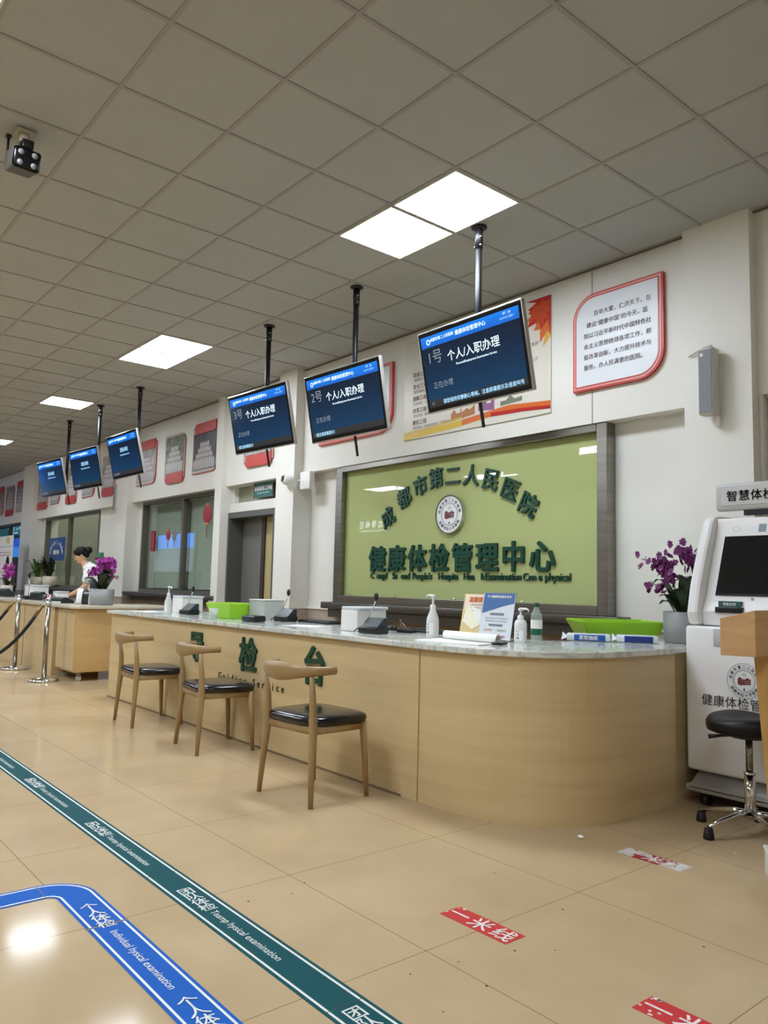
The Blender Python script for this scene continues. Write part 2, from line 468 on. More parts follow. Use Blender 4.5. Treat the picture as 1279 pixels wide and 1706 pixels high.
# back room ceiling lamps (seen through window two as two small bright spots)
lampm = mat('lit_lamp', '#ffffff', .5, emit='#fff6e0', es=60.)
for x, y, lb in [(-17.0, 6.2, 'small lit round ceiling lamp behind the left pane over the blue notice'), (-15.2, 6.2, "small lit round ceiling lamp behind the right pane above the nurse's head")]:
    t = thing('ceiling_lamp', lb, 'lamp', (x, y, H), group='round lamps in the back office')
    MB().lathe([(.0, 0), (.16, 0), (.16, -.03), (.13, -.05)], n=20).build('rim', WPLAST, t)
    MB().lathe([(.13, -.045), (.1, -.06), (0, -.065)], n=20).build('diffuser', lampm, t)

# ------------------------------------------------------------------ door bay
tr = MB(); tr.m(WHITE)
tr.box((-9.26, RY-.02, 2.2), (-9.22, 5.2, FZ)); tr.box((-8.07, RY-.04, 2.2), (-8.03, 5.2, FZ))
tr.m(mat('pale_olive_glass', '#8d9079', .2)).box((-9.22, RY+.05, 2.2), (-8.07, RY+.06, FZ))
tr.build('window_4', kind='structure')
df = MB()
df.box((-9.36, RY-.09, 0), (-9.20, 5.28, 2.075)); df.box((-8.10, RY-.09, 0), (-8.02, 5.28, 2.075)); df.box((-9.20, RY-.09, 2.0), (-8.10, 5.28, 2.075))
door = df.build('door_1', DFRAME, kind='structure')
lf = MB().box((-9.2, 5.18, 0), (-8.66, 5.22, 2.0)).build('leaf', GREYDOOR, door)
MB().box((-8.66, 5.14, 0), (-8.58, 5.26, 2.0)).build('stile', mat('dark_red_brown_edge', '#33241c', .5), door)
MB().box((-8.58, 5.16, 0), (-8.1, 5.2, 2.0)).build('side_panel', OLIVE, door)

def framed_sign(name, label, cat, x0, x1, z0, z1, y, face, lines, frame=STEEL, th=.02):
    t = thing(name, label, cat, ((x0+x1)/2, y, (z0+z1)/2))
    w, h = (x1-x0)/2, (z1-z0)/2
    f = MB(); b = .012
    f.box((-w, -th, -h), (w, 0, -h+b)).box((-w, -th, h-b), (w, 0, h)).box((-w, -th, -h+b), (-w+b, 0, h-b)).box((w-b, -th, -h+b), (w, 0, h-b))
    f.build('frame', frame, t)
    MB().box((-w+b, -th*.6, -h+b), (w-b, -.001, h-b)).build('face', face, t)
    L = MB().m(PAPER)
    for body, size, zz, bold in lines: L.text(body, size, frontM(0, -th*.6-.0015, zz), bold)
    L.build('lettering', None, t)
    return t
framed_sign('room_sign', 'small teal framed sign in the transom over the grey door', 'sign', -8.69, -8.22, 2.235, 2.44, RY-.02, TEAL,
            [('体检报告工作站', .062, -.005, .02), ('Examination Report Station', .026, -.05, 0)])

# ------------------------------------------------------------------ ceiling light panels
EMIT = mat('lit_panel', '#ffffff', .5, emit=LIGHT_COL, es=LIGHT_POWER)
FRAMEA = mat('panel_rim', '#d8d6d0', .4)
def light_panel(i, j, label):
    x, y = GX+(i+.5)*T, GY+(j+.5)*T
    t = thing('ceiling_light', label, 'light', (x, y, H), group='square panel lights in the ceiling')
    w = .292
    f = MB()
    for a, b in [((-w, -w), (w, -w+.012)), ((-w, w-.012), (w, w)), ((-w, -w+.012), (-w+.012, w-.012)), ((w-.012, -w+.012), (w, w-.012))]: f.box((a[0], a[1], -.012), (b[0], b[1], -.001))
    f.build('frame', FRAMEA, t)
    MB().box((-w+.012, -w+.012, -.009), (w-.012, w-.012, -.002)).build('diffuser', EMIT, t)
vis = {(-1, 3): 'lit square panel touching the pole of the 1号 screen',
       (-2, 3): 'lit square panel paired with the one at the 1号 screen pole',
       (-8, 3): 'near half of the second lit pair, above the third screen pole',
       (-9, 3): 'far half of the second lit pair, next to the single panel',
       (-14, 3): 'single lit square panel at the top of a far screen pole',
       (-21, 3): 'farthest lit panel, cut by the left edge of the photo',
       (-2, -2): 'lit panel whose corner shows at the top left photo corner'}
for (i, j), lb in vis.items(): light_panel(i, j, lb)
light_panel(-1, -2, 'lit square panel right above the viewer')
for j, js in ((-2, 'first'), (-7, 'second')):
    for i in (-2, -9, -15, -21, -28, 5):
        for d in (0, 1):
            if j == -2 and i == -2: continue
            if GX+(i+d+1)*T > XR or GX+(i+d)*T < XL: continue
            v_ = GX+(i+d+.5)*T
            light_panel(i+d, -5 if (i, j) == (-9, -7) else j, f'lit panel in the {js} hall row, {abs(v_):.1f} m {"right" if v_ > 0 else "left"} of the viewer')

# ------------------------------------------------------------------ green glass name board
gb = thing('hospital_name_board', 'large green glass board in a steel frame with raised dark green hospital lettering', 'sign', (-5.07, RY, SZ))
bx = 5.07
MB().box((-6.70+bx, -.045, .06), (-3.42+bx, -.03, 1.42)).build('glass_panel', mat('green_backed_glass', '#b0b97e', .01, spec=.42), gb)
fr = MB()
fr.box((-6.79+bx, -.11, .0), (-6.68+bx, 0, 1.46)); fr.box((-3.44+bx, -.11, .0), (-3.345+bx, 0, 1.46))
fr.box((-6.68+bx, -.11, 1.40), (-3.44+bx, 0, 1.46)); fr.box((-6.68+bx, -.11, .0), (-3.44+bx, 0, .075))
fr.build('frame', STEEL, gb, bevel=.006)
MB().box((-6.93+bx, -.17, -.07), (-3.22+bx, 0, 0), .008).box((-6.84+bx, -.13, -.16), (-3.3+bx, 0, -.07)).build('ledge', SILLC, gb)
for x in (-6.55, -5.85, -5.0, -4.2): MB().box((x+bx-.02, -.06, .06), (x+bx+.02, -.045, .09), .004).build('glass_clip', CHROME, gb)
def letter(ch, x, z, size, rot=0., bold=.03, dep=.018):
    M = Matrix.Translation((x+bx, -.05, z-SZ)) @ Matrix.Rotation(PI/2, 4, 'X') @ Matrix.Rotation(rot, 4, 'Z') @ Matrix.Translation((0, -size*.37, 0))
    MB().text(ch, size, M, bold, dep).build('raised_character', GREEN3, gb)
for ch, (x, z) in zip('成都市第二人民医院', [(-5.95, 1.845), (-5.705, 2.025), (-5.475, 2.125), (-5.255, 2.18), (-5.03, 2.185), (-4.795, 2.165), (-4.56, 2.105), (-4.34, 2.0), (-4.14, 1.855)]):
    letter(ch, x, z, .205, (-5.05-x)*.55, .016)
for k_, ch in enumerate('健康体检管理中心'): letter(ch, -6.10+k_*.301, 1.425, .27, 0, .026, .022)
en = MB(); x = -6.2
for word, xx in [('C', -6.18), ('ongd', -6.03), ('Se', -5.83), ('ond', -5.67), ("People's", -5.43), ('Hospita', -5.08), ('Hea', -4.815), ('h', -4.65), ('Examination', -4.415), ('Cen', -4.125), ('e', -4.015), ('physical', -3.84)]:
    en.text(word, .088, frontM(xx+bx, -.05, 1.228-SZ), .012, .01, .95)
en.build('small_lettering', GREEN3, gb)

def emblem(parent, M, R, rim=True):
    """round hospital emblem: ring of characters round a brick-red building; M maps xy plane to the face"""
    ring = mat('emblem_ink', '#3d4a52', .5); whitef = mat('emblem_white', '#e4e6e6', .35); brick = mat('emblem_brick_red', '#7a2a35', .5)
    def disc(r, d0, d1, mt, nm, pr):
        pts = [(p[0], p[1], d0) for p in arc(0, 0, r, 0, 2*PI, 40)[:-1]]
        return MB().prism(pts, (0, 0, d1-d0), M, False).build(nm, mt, pr)
    def annulus(b, r0, r1, z):
        a = arc(0, 0, r0, 0, 2*PI, 48); c = arc(0, 0, r1, 0, 2*PI, 48)
        for k in range(48): b.poly([(*a[k], z), (*c[k], z), (*c[k+1], z), (*a[k+1], z)], M)
    e = disc(R, 0, .03 if rim else .001, whitef, 'emblem', parent)
    z = (.03 if rim else .001)+.0012
    if rim:
        q = MB(); n = 48
        for k in range(n):
            a0, a1 = 2*PI*k/n, 2*PI*(k+1)/n
            c = lambda r, a, zz: (r*math.cos(a), r*math.sin(a), zz)
            q.poly([c(R*1.045, a0, 0), c(R*1.045, a1, 0), c(R*1.045, a1, .036), c(R*1.045, a0, .036)], M)
            q.poly([c(R*1.045, a0, .036), c(R*1.045, a1, .036), c(R*.99, a1, .036), c(R*.99, a0, .036)], M)
        q.build('rim', CHROME, e)
    L = MB(); L.m(ring)
    annulus(L, R*.955, R*.975, z) if not rim else None
    annulus(L, R*.60, R*.625, z); annulus(L, R*.55, R*.56, z)
    for k, ch in enumerate('成都市第二人民医院'):
        a = math.radians(168-k*19.5); 
        L.text(ch, R*.2, M @ Matrix.Translation((R*.78*math.cos(a), R*.78*math.sin(a), z)) @ Matrix.Rotation(a-PI/2, 4, 'Z') @ Matrix.Translation((0, -R*.075, 0)), .02)
    for k, ch in enumerate('成都市红十字医院'):
        a = math.radians(212+k*16.6)
        L.text(ch, R*.2, M @ Matrix.Translation((R*.78*math.cos(a), R*.78*math.sin(a), z)) @ Matrix.Rotation(a+PI/2, 4, 'Z') @ Matrix.Translation((0, -R*.075, 0)), .02)
    L.m(brick)
    q = lambda *p: L.poly([(a*R, b*R, z) for a, b in p], M)
    q((-.36, -.2), (-.16, -.26), (-.16, .1), (-.26, .22), (-.36, .08))          # left wing end
    z += .0006
    for zz in (-.17, -.08, .01): q((-.15, zz-.03), (.36, zz+.03), (.36, zz+.075), (-.15, zz+.045))
    for xx in (-.15, -.05, .05, .15, .25, .33): q((xx, -.25+.1*(xx+.15)), (xx+.035, -.25+.1*(xx+.15)), (xx+.035, .1), (xx, .1))
    q((-.15, .09), (.36, .08), (.36, .14), (.27, .12), (.19, .22), (.1, .12), (-.15, .12))
    q((-.2, .1), (-.1, .1), (-.19, .23))
    q((-.06, -.47), (0, -.54), (.06, -.47), (0, -.37))
    L.m(ring); q((-.01, .18), (.01, .18), (.012, .46), (-.012, .46)); q((-.12, .33), (-.07, .31), (-.07, .36), (-.12, .36)); q((.07, .31), (.12, .32), (.12, .38), (.07, .37))
    L.build('emblem_print', None, e)
    return e
emblem(gb, frontM(-5.055+bx, -.045, 1.825-SZ), .172)

# ------------------------------------------------------------------ boards and pictures on the upper wall
def rc_outline(w, h, r, corners, n=10, inset=0.):
    """outline of a w x h plate centred on 0, corners = dict of rounded ones among tl tr br bl"""
    w, h = w/2-inset, h/2-inset
    P = []
    for key, cx, cy, a in (('br', 1, -1, -PI/2), ('tr', 1, 1, 0), ('tl', -1, 1, PI/2), ('bl', -1, -1, PI)):
        if key in corners:
            rr = max(.002, r-inset); P += arc(cx*(w-rr), cy*(h-rr), rr, a, a+PI/2, n)
        else: P.append((cx*w, cy*h))
    return P
def plate(b, P, y0, y1): b.prism([(x, y0, z) for x, z in P], (0, y1-y0, 0))
CREAMB = mat('cool_white_board', '#d6dade', .35)
PINKISH = mat('pale_red_border', '#e0988f', .4)
def plaque(name, label, x0, x1, z0, z1, r, corners, lines=None, dots=False):
    w, h = x1-x0, z1-z0
    t = thing(name, label, 'plaque', ((x0+x1)/2, FY-.002, (z0+z1)/2))
    b = MB(); plate(b, rc_outline(w, h, r, corners), -.03, 0); b.build('border', REDP, t)
    b = MB(); plate(b, rc_outline(w, h, r, corners, inset=.012), -.034, -.03); b.build('border_line', PINKISH, t)
    b = MB(); plate(b, rc_outline(w, h, r, corners, inset=.026), -.036, -.034); b.build('inner_border', REDP, t)
    b = MB(); plate(b, rc_outline(w, h, r, corners, inset=.036), -.038, -.036); b.build('face', CREAMB, t)
    if lines:
        L = MB().m(mat('dark_ink', '#4b3a3c', .6))
        for body, sx, sz, size in lines: L.text(body, size, frontM(sx, -.0395, sz), .008)
        L.build('lettering', None, t)
    return t
tl = ['　　百年大爱，仁济天下。在', '建设“健康中国”的今天，医', '院以习近平新时代中国特色社', '会主义思想统领各项工作，积', '极改革创新，大力提升技术与', '服务，办人民满意的医院。　']
plaque('text_plaque', 'white plaque with red double border and black text, beside the column speaker', -3.615, -2.845, 2.685, 3.44, .2, ('tl', 'br'),
       [(s_, .01, .195-k*.083, .0445) for k, s_ in enumerate(tl)])
pq = plaque('text_plaque', 'pale plaque with red double border, mostly hidden behind the 2号 screen', -7.07, -5.81, 2.70, 3.41, .2, ('tl', 'br'), None)

# big poster behind the first screen
bp = thing('wall_poster', 'large cream poster with a red maple leaf and yellow swoosh behind the 1号 screen', 'poster', (-4.742, FY, 3.065))
pw, ph = .895, .49
pm = noise_mat('poster_cream', [(0, '#d5cfc2'), (1, '#dcd7cc')], ns=1.2, rough=.35)
MB().box((-pw, -.014, -ph), (pw, 0, ph)).build('sheet', pm, bp)
pr = MB()
yf = -.0155
def pp(mt, *p, y=yf): pr.m(mt).poly([(a, y, b) for a, b in p])
YEL = mat('print_yellow', '#d9b52c', .4); ORG = mat('print_orange', '#d2692a', .4); DRED = mat('print_red', '#b5261f', .4); PUR = mat('print_mauve', '#8c5f86', .4); BRN = mat('print_brown', '#b0713f', .4); TXT = mat('print_dark_text', '#5a4b45', .5); TXR = mat('print_dark_red', '#6e2a22', .5)
sw0 = [(-pw, -ph), (-.3, -.475), (.3, -.43), (pw, -.465), (pw, -.49+.001)]
pp(YEL, (-pw, -ph), (-.2, -.462), (.35, -.42), (.35, -.375), (-.2, -.405), (-pw, -.44))
pp(ORG, (-.1, -.45), (.45, -.405), (pw, -.43), (pw, -.39), (.45, -.355), (-.1, -.4), y=yf-.001)
pp(DRED, (.25, -.425), (.6, -.435), (pw, -.455), (pw, -.43), (.6, -.405), (.25, -.39), y=yf-.002)
pp(YEL, (-pw, -.43), (-.5, -.42), (-.1, -.385), (-.1, -.37), (-.5, -.405), (-pw, -.415), y=yf-.001)
sk = [(-.24, -.4), (-.24, -.33), (-.2, -.29), (-.17, -.33), (-.12, -.33), (-.12, -.26), (-.1, -.33), (-.04, -.3), (0, -.32), (.06, -.28), (.06, -.36), (.06, -.37)]
pp(BRN, *sk[::-1])
pp(PUR, (.1, -.35), (.1, -.26), (.16, -.26), (.16, -.24), (.2, -.24), (.2, -.3), (.25, -.3), (.25, -.25), (.29, -.25), (.29, -.37)); 
pp(mat('print_green_grey', '#707a68', .5), (.36, -.35), (.36, -.31), (.42, -.31), (.46, -.28), (.47, -.2), (.48, -.28), (.52, -.31), (.6, -.3), (.6, -.34))
def maple(cx, cz, r, rot, mt, y):
    lobes = [(0, 1), (14, .62), (30, .78), (42, .5), (62, .95), (78, .55), (98, .7), (118, .42), (140, .5), (172, .2)]
    P = [(a, k) for a, k in lobes]+[(-a, k) for a, k in lobes[:0:-1]]
    for (a0, k0), (a1, k1) in zip(P, P[1:]+P[:1]):
        q = [(cx, cz)]+[(cx+r*k*math.sin(math.radians(a)+rot), cz+r*k*math.cos(math.radians(a)+rot)) for a, k in ((a0, k0), (a1, k1))]
        q = [(max(-pw, min(pw, x)), max(-ph, min(ph, z))) for x, z in q]
        pp(mt, *q, y=y)
maple(.93, .26, .24, 2.6, mat('print_gold_glow', '#d9a94e', .4), yf)
maple(.88, .36, .27, 3.5, ORG, yf-.0004)
maple(.90, .44, .31, 4.1, DRED, yf-.0008)
maple(.78, .40, .17, 2.9, mat('print_deep_orange', '#c4481f', .4), yf-.0012)
pr.m(TXR)
for k, s_ in enumerate(['防疫工程', '安全工程', '创新工程', '改革工程', '惠民工程']): pr.text(s_, .05, frontM(-.67, yf, .12-k*.118), .012)
pr.text('文化工程', .05, frontM(.03, yf, -.19), .012)
pr.m(TXT)
for k, s_ in enumerate(['加强防控，平安就医', '落实质量安全，守护健康', '科研创新，人才强院', '深化改革，提质增效', '便民惠民，改善就医体验，温馨服务']): pr.text(s_, .032, frontM(-.76+.016*len(s_), yf, .075-k*.118))
pr.text('坚持文化引领，铸造医院文化精神', .032, frontM(.30, yf, -.235)); pr.text('增强员工素质', .036, frontM(.66, yf, .1)); pr.text('优质服务公示', .036, frontM(.66, yf, -.03))
pr.build('print', None, bp, recalc=False)

# group-photograph boards
FIGW = mat('print_white_coats', '#bdb9b8', .4); FIGD = mat('print_dark_hair', '#2f2a2c', .4); FIGF = mat('print_faces', '#b59a88', .4)
PH = [noise_mat('group_photo_dark', [(.35, '#2a2429'), (.65, '#4a4248')], ns=7, rough=.35), noise_mat('group_photo_trees', [(.35, '#4a5544'), (.65, '#858c78')], ns=14, rough=.35), noise_mat('group_photo_pale', [(.35, '#6f6a64'), (.65, '#a09890')], ns=6, rough=.35)]
GROUNDP = mat('group_photo_ground', '#918b86', .4)
def figures(t, w, zb, zt, rng):
    p = MB(); hh = zt-zb
    p.m(GROUNDP).poly([(-w, -.0235, zb), (w, -.0235, zb), (w, -.0235, zb+hh*.22), (-w, -.0235, zb+hh*.22)])
    for r_ in range(4):
        n = 11-r_*2; z = zb+hh*(.72-.15*(3-r_)); y = -.0245-.0006*(3-r_)
        for k in range(n):
            x = (k-(n-1)/2)*w*2*.085+rng.uniform(-.003, .003); zz = z+rng.uniform(-.006, .006)
            p.m(FIGW).poly([(x-.019, y, zz-hh*.27), (x+.019, y, zz-hh*.27), (x+.025, y, zz-.02), (x+.018, y, zz-.006), (x+.006, y, zz), (x-.006, y, zz), (x-.018, y, zz-.006), (x-.025, y, zz-.02)])
            p.m(FIGF).poly([(x+.012*math.cos(PI*q/4), y-.0002, zz+.012+.015*math.sin(PI*q/4)) for q in range(8)])
            p.m(FIGD).poly([(x+.013*math.cos(PI*q/5), y-.0003, zz+.014+.017*math.sin(PI*q/5)) for q in range(6)])
    p.build('photo_print', None, t, recalc=False)
def photo_board(x0, x1, tab_top, label, pm_, mirrored):
    w, h = x1-x0, .68
    t = thing('photo_board', label, 'picture', ((x0+x1)/2, FY, 3.02), group='group photograph boards along the upper wall')
    cs = ('br',) if not mirrored else ('tr',)
    b = MB(); plate(b, rc_outline(w, h, .14, cs), -.018, 0); b.build('border', REDP if tab_top else mat('grey_red_border', '#b5736a', .4), t)
    b = MB(); plate(b, rc_outline(w, h, .14, cs, inset=.012), -.020, -.018); b.build('mount', mat('grey_mount', '#b9b6b2', .4), t)
    pb = MB()
    zt, zb = (h/2-.1, -h/2+.05) if tab_top else (h/2-.03, -h/2+.09)
    pb.box((-w/2+.03, -.023, zb), (w/2-.03, -.020, zt)); ph_ = pb.build('photograph', pm_, t); figures(ph_, w/2-.04, zb+.01, zt, random.Random(int(-x0*10)))
    zc = h/2-.035 if tab_top else -h/2+.015
    tb = MB(); plate(tb, [(x+.02, z+zc) for x, z in rc_outline(w*.86, .15, .05, ('tl', 'br', 'bl'))], -.034, -.018); tb.build('title_tab', REDP, t)
    return t
for x0, x1, top, mir, pi_, lb in [
    (-10.27, -9.52, True, False, 0, 'red tabbed group photo of staff in white, nearest the door pier'),
    (-11.22, -10.53, False, True, 1, 'group photo before trees with red tab below, second from the door pier'),
    (-12.31, -11.56, True, False, 2, 'group photo with red tab on top, partly behind the fourth hanging screen'),
    (-13.92, -13.28, False, True, 2, 'group photo with red tab below, between the fourth and fifth screens'),
    (-14.95, -14.3, True, False, 2, 'group photo mostly hidden behind the fifth screen, above the second window'),
    (-15.93, -15.27, False, True, 2, 'group photo with red tab below showing left of the fifth screen'),
    (-16.9, -16.3, True, False, 1, 'group photo whose lower corner shows below the sixth screen'),
    (-17.86, -17.1, False, True, 2, 'group photo with red tab below the left corner of the sixth screen'),
    (-19.55, -18.95, True, False, 2, 'red tabbed group photo just left of the far pier'),
    (-20.5, -19.75, False, True, 2, 'group photo with red tab below, second left of the far pier'),
    (-21.5, -20.7, True, False, 2, 'group photo cut by the left edge of the photo, above the third window'),
    (-8.78, -8.06, False, True, 0, 'group photo over the door, only its red tab shows under the third screen')]:
    photo_board(x0, x1, top, lb, PH[pi_], mir)

# column loudspeakers
def column_speaker(x, y, zb, label):
    t = thing('column_speaker', label, 'speaker', (x, y, zb), group=None)
    MB().box((-.05, -.12, 0), (.05, -.03, .44), .008).build('case', mat('speaker_cream', '#c4c3bb', .4), t)
    MB().box((-.042, -.124, .012), (.042, -.119, .428)).build('grille', noise_mat('speaker_grille', [(.4, '#6e7077'), (.6, '#858790')], ns=160, rough=.6), t)
    MB().box((-.012, -.03, .02), (.012, 0, .06)).box((-.012, -.03, .38), (.012, 0, .42)).build('bracket', STEEL, t)
    MB().box((.02, -.03, -.07), (.045, -.005, .0)).build('wall_box', WPLAST, t)
    MB().tube([(.01, -.06, .44), (.01, -.05, .47), (-.06, -.03, .47), (-.17, -.012, .44)], .006, 6).build('cable', GPLAST, t)
    MB().box((-.03, -.126, .385), (-.012, -.1235, .405)).build('badge', PAPER, t)
column_speaker(-2.455, 4.84, 2.31, 'slim grey column loudspeaker on the right-hand pier beside the text plaque')
column_speaker(-12.98, 4.92, 2.33, 'slim grey column loudspeaker on the pier between the two windows')

# wall camera beside the name board
t = thing('security_camera', 'white wall camera on a square junction box left of the green name board', 'camera', (-7.27, FY, 2.33))
MB().box((-.1, -.07, -.1), (.1, 0, .1), .008).build('junction_box', WPLAST, t)
MB().tube([(-.1, -.045, .01), (-.16, -.06, 0), (-.21, -.075, .0)], .016, 8).build('arm', WPLAST, t)
MB().tube([(-.17, -.07, -.02), (-.2, -.13, .0), (-.22, -.22, .02)], [.035, .062, .055], 12).ball((-.2, -.11, -.05), .06).build('camera_head', WPLAST, t)
MB().tube([(-.222, -.222, .02), (-.224, -.23, .021)], .038, 12).build('lens', BLACK, t)

# ------------------------------------------------------------------ hanging screens
SCR_BG = None
def screen_mat():
    m = mat('lit_screen', '#04070c', .12, spec=.5)
    nd, ln, b = nodes(m)
    tc = nd.new('ShaderNodeTexCoord'); sp = nd.new('ShaderNodeSeparateXYZ'); ln.new(tc.outputs['Object'], sp.inputs[0])
    mr = nd.new('ShaderNodeMapRange'); mr.inputs['From Min'].default_value = -.25; mr.inputs['From Max'].default_value = .25
    ln.new(sp.outputs['Z'], mr.inputs['Value'])
    r = ramp(nd, [(0, '#2a2a2c'), (.099, '#2e2e30'), (.1, '#043456'), (.5, '#062542'), (.84, '#09192e'), (.845, '#1264c4'), (.93, '#1272da'), (1, '#187ce6')])
    ln.new(mr.outputs[0], r.inputs[0]); ln.new(r.outputs[0], b.inputs['Emission Color']); b.inputs['Emission Strength'].default_value = .5
    return m
SCREEN = screen_mat()
def ink(name, c, e): return mat(name, '#050505', .4, emit=c, es=e)
INKW = ink('screen_white', '#d8ecf6', .62); INKB = ink('screen_sky', '#9fd4f5', .55); INKG = ink('screen_dim', '#8c99a0', .4)
def tv(x, y, z, tilt, yaw, pole, label, lines):
    t = thing('hanging_screen', label, 'screen', (x, y, z), yaw, group='screens hanging over the counters')
    R = Matrix.Rotation(-tilt, 4, 'X')  # top leans towards the hall
    R = Matrix.Rotation(tilt, 4, 'X')
    w, h = .49, .289
    MB().box((-w, 0, -h), (w, .034, h), .005, M=R).build('casing', mat('silver_screen_edge', '#b4b2ae', .3, .5), t)
    MB().box((-w+.008, -.003, -h+.008), (w-.008, .001, h-.008), .002, 1, M=R).build('bezel', mat('glossy_black_bezel', '#060607', .12), t)
    o = MB().box((-w+.03, -.0035, -.25), (w-.03, -.0028, .25)).build('display', SCREEN, t); o.matrix_local = R
    L = MB()
    for mt, body, size, lx, lz, bold in lines: L.m(mt).text(body, size, frontM(lx, -.0045, lz), bold)
    for k in range(16):
        pass
    L.m(INKW); rr = arc(-.385, .208, .02, 0, 2*PI, 20); ri = arc(-.385, .208, .011, 0, 2*PI, 20)
    for k in range(20): L.poly([(rr[k][0], -.0045, rr[k][1]), (rr[k+1][0], -.0045, rr[k+1][1]), (ri[k+1][0], -.0045, ri[k+1][1]), (ri[k][0], -.0045, ri[k][1])])
    lo = L.build('screen_lettering', None, o, recalc=False)
    px_, py_ = pole
    dx, dy = px_-x, py_-y
    Ri = Matrix.Rotation(-yaw, 4, 'Z'); q = Ri @ Vector((dx, dy, 0))
    MB().tube([(q.x, q.y, -.2), (q.x, q.y, H-z-.003)], .023, 12).tube([(q.x, q.y, H-z-.16), (q.x, q.y, H-z-.003)], .028, 12).build('pole', BLACKM, t)
    MB().box((q.x-.011, .048, -.455), (q.x+.011, .062, -.15), .002, 1, M=R).build('mount_bar', BLACKM, t)
    sc_ = MB()
    for zz in (H-z-.14, H-z-.08): sc_.tube([(q.x-.034, q.y-.01, zz), (q.x+.034, q.y-.01, zz)], .006, 6)
    sc_.build('pole_bolts', CHROME, t)
    MB().lathe([(0, -.002), (.055, -.002), (.055, -.012), (.03, -.02)], (q.x, q.y, H-z), 16).build('ceiling_flange', BLACKM, t)
    bk = MB().box((-.2, .034, -.16), (.2, .055, .16), M=R)
    bk.box((q.x-.02, .05, -.03), (q.x+.02, max(q.y-.015, .06), .05)).build('bracket', BLACKM, t)
    return t
hd = [(INKW, '成都市第二人民医院', .026, -.245, .208, .01), (INKW, '健康体检管理中心', .036, .03, .2, .012), (INKW, '07：24', .022, .36, .222, 0), (INKB, '2024/9/30 星期一', .018, .36, .195, 0)]
def counter_lines(n, tick):
    return hd+[(INKG, n, .105, -.34, .06, .0), (INKW, '个人/入职办理', .078, .03, .045, .006), (INKW, 'Personal/Employment Examination Service', .022, .05, .0, .004), (INKG, '正在办理', .05, -.29, -.12, 0), (INKB, tick[0], .034, tick[1], -.236, .012), (INKG, '◁', .034, -.42, -.236, 0)]
def far_lines(s1): return hd+[(INKB, s1, .062, .03, .05, .006), (INKB, 'Physical Examination Service', .026, .03, .0, .004), (INKG, '请注意屏幕提示', .03, -.33, -.236, 0)]
tv(-3.547, 3.675, 2.682, .214, -.018, (-3.568, 3.757), 'nearest hanging screen, showing 1号 on a blue page', counter_lines('1号', ('请您保持安静耐心等候，注意屏幕提示及语音叫号', .06)))
tv(-5.031, 3.714, 2.655, .200, .043, (-5.009, 3.80), 'hanging screen showing 2号, second from the front', counter_lines('2号', ('请注意屏幕提示！', -.27)))
tv(-6.336, 3.691, 2.703, .217, .061, (-6.372, 3.78), 'hanging screen showing 3号 over the counter end, third from the front', counter_lines('3号', ('请注意屏幕提示！', -.27)))
tv(-9.84, 3.738, 2.775, .244, .018, (-9.633, 3.825), 'nearest of the far trio of hanging screens, beside the blind window', far_lines('团队体检'))
tv(-11.273, 3.719, 2.738, .205, .074, (-11.061, 3.82), 'middle of the far trio of hanging screens, under the single light panel', far_lines('团队体检'))
tv(-12.885, 3.733, 2.749, .230, .087, (-12.512, 3.85), 'farthest hanging screen, left of the trio', far_lines('团队体检'))

# ceiling camera
t = thing('ceiling_camera', 'black and grey pan camera hanging from the ceiling with a looped cable', 'camera', (-4.50, 1.04, H))
MB().box((-.05, -.05, -.02), (.05, .05, -.005), .004).tube([(0, 0, -.02), (0, 0, -.07)], .028, 12).build('mount', mat('cream_mount', '#b5ae9a', .5), t)
MB().box((-.055, -.02, -.115), (.055, .04, -.065), .006).build('bracket', BLACK, t)
RM = Matrix.Translation((0, .0, -.175)) @ Matrix.Rotation(math.radians(92), 4, 'Z') @ Matrix.Rotation(math.radians(12), 4, 'X')
MB().box((-.075, -.07, -.06), (.075, .1, .055), .022, 3, M=RM).build('camera_head', mat('camera_grey', '#57544e', .5), t)
MB().box((-.072, -.079, -.057), (.072, -.062, .052), .016, 3, M=RM).build('front_plate', mat('camera_front', '#0d0f10', .2), t)
for a in (-.036, .036):
    for b in (-.03, .026):
        MB().lathe([(0, .0), (.014, 0), (.016, -.006), (0, -.008)], (0, 0, 0), 12, M=RM @ Matrix.Translation((a, -.082, b)) @ Matrix.Rotation(-PI/2, 4, 'X')).build('lamp', mat('camera_lamp', '#8a8f90', .2), t)
MB().tube([(-.1, -.06, -.004), (-.1, -.06, -.06), (-.11, -.06, -.15), (-.08, -.045, -.215), (-.03, -.02, -.22)], .007, 8).build('cable', BLACK, t)
MB().box((-.12, -.075, -.012), (-.08, -.045, -.002), .003).build('cable_clip', BLACK, t)

# ------------------------------------------------------------------ front counter
def sup(cx, cy, a, b, n, k=22):
    P = []
    for i in range(k+1):
        th = -PI/2 + (PI/2)*i/k
        c, s_ = math.cos(th), math.sin(th)
        P.append((cx+a*abs(c)**(2/n), cy-b*abs(s_)**(2/n)))
    return P
rc = thing('reception_counter', 'long ash laminate reception counter with rounded end and marble top', 'counter', (0, 0, 0))
cx0, cy0 = -3.16, 3.60
outer = [(-7.73, 2.905)]+sup(cx0, cy0, .845, .695, 2.55)+[(-2.315, 4.06), (-2.34, 4.07), (-2.34, 4.80)]
inner = [(-2.75, 4.80), (-2.75, 3.75), (-2.95, 3.5), (-3.25, 3.45), (-7.73, 3.45)]
MB().prism([(x, y, 0) for x, y in outer+inner], (0, 0, CT-.032), None, False).build('body', COUNTERW, rc)
e = .028
to = [(-7.78, 2.868)]+sup(cx0, cy0, .845+e, .695+.037, 2.55)+[(-2.285, 4.05), (-2.305, 4.06), (-2.305, 4.82)]
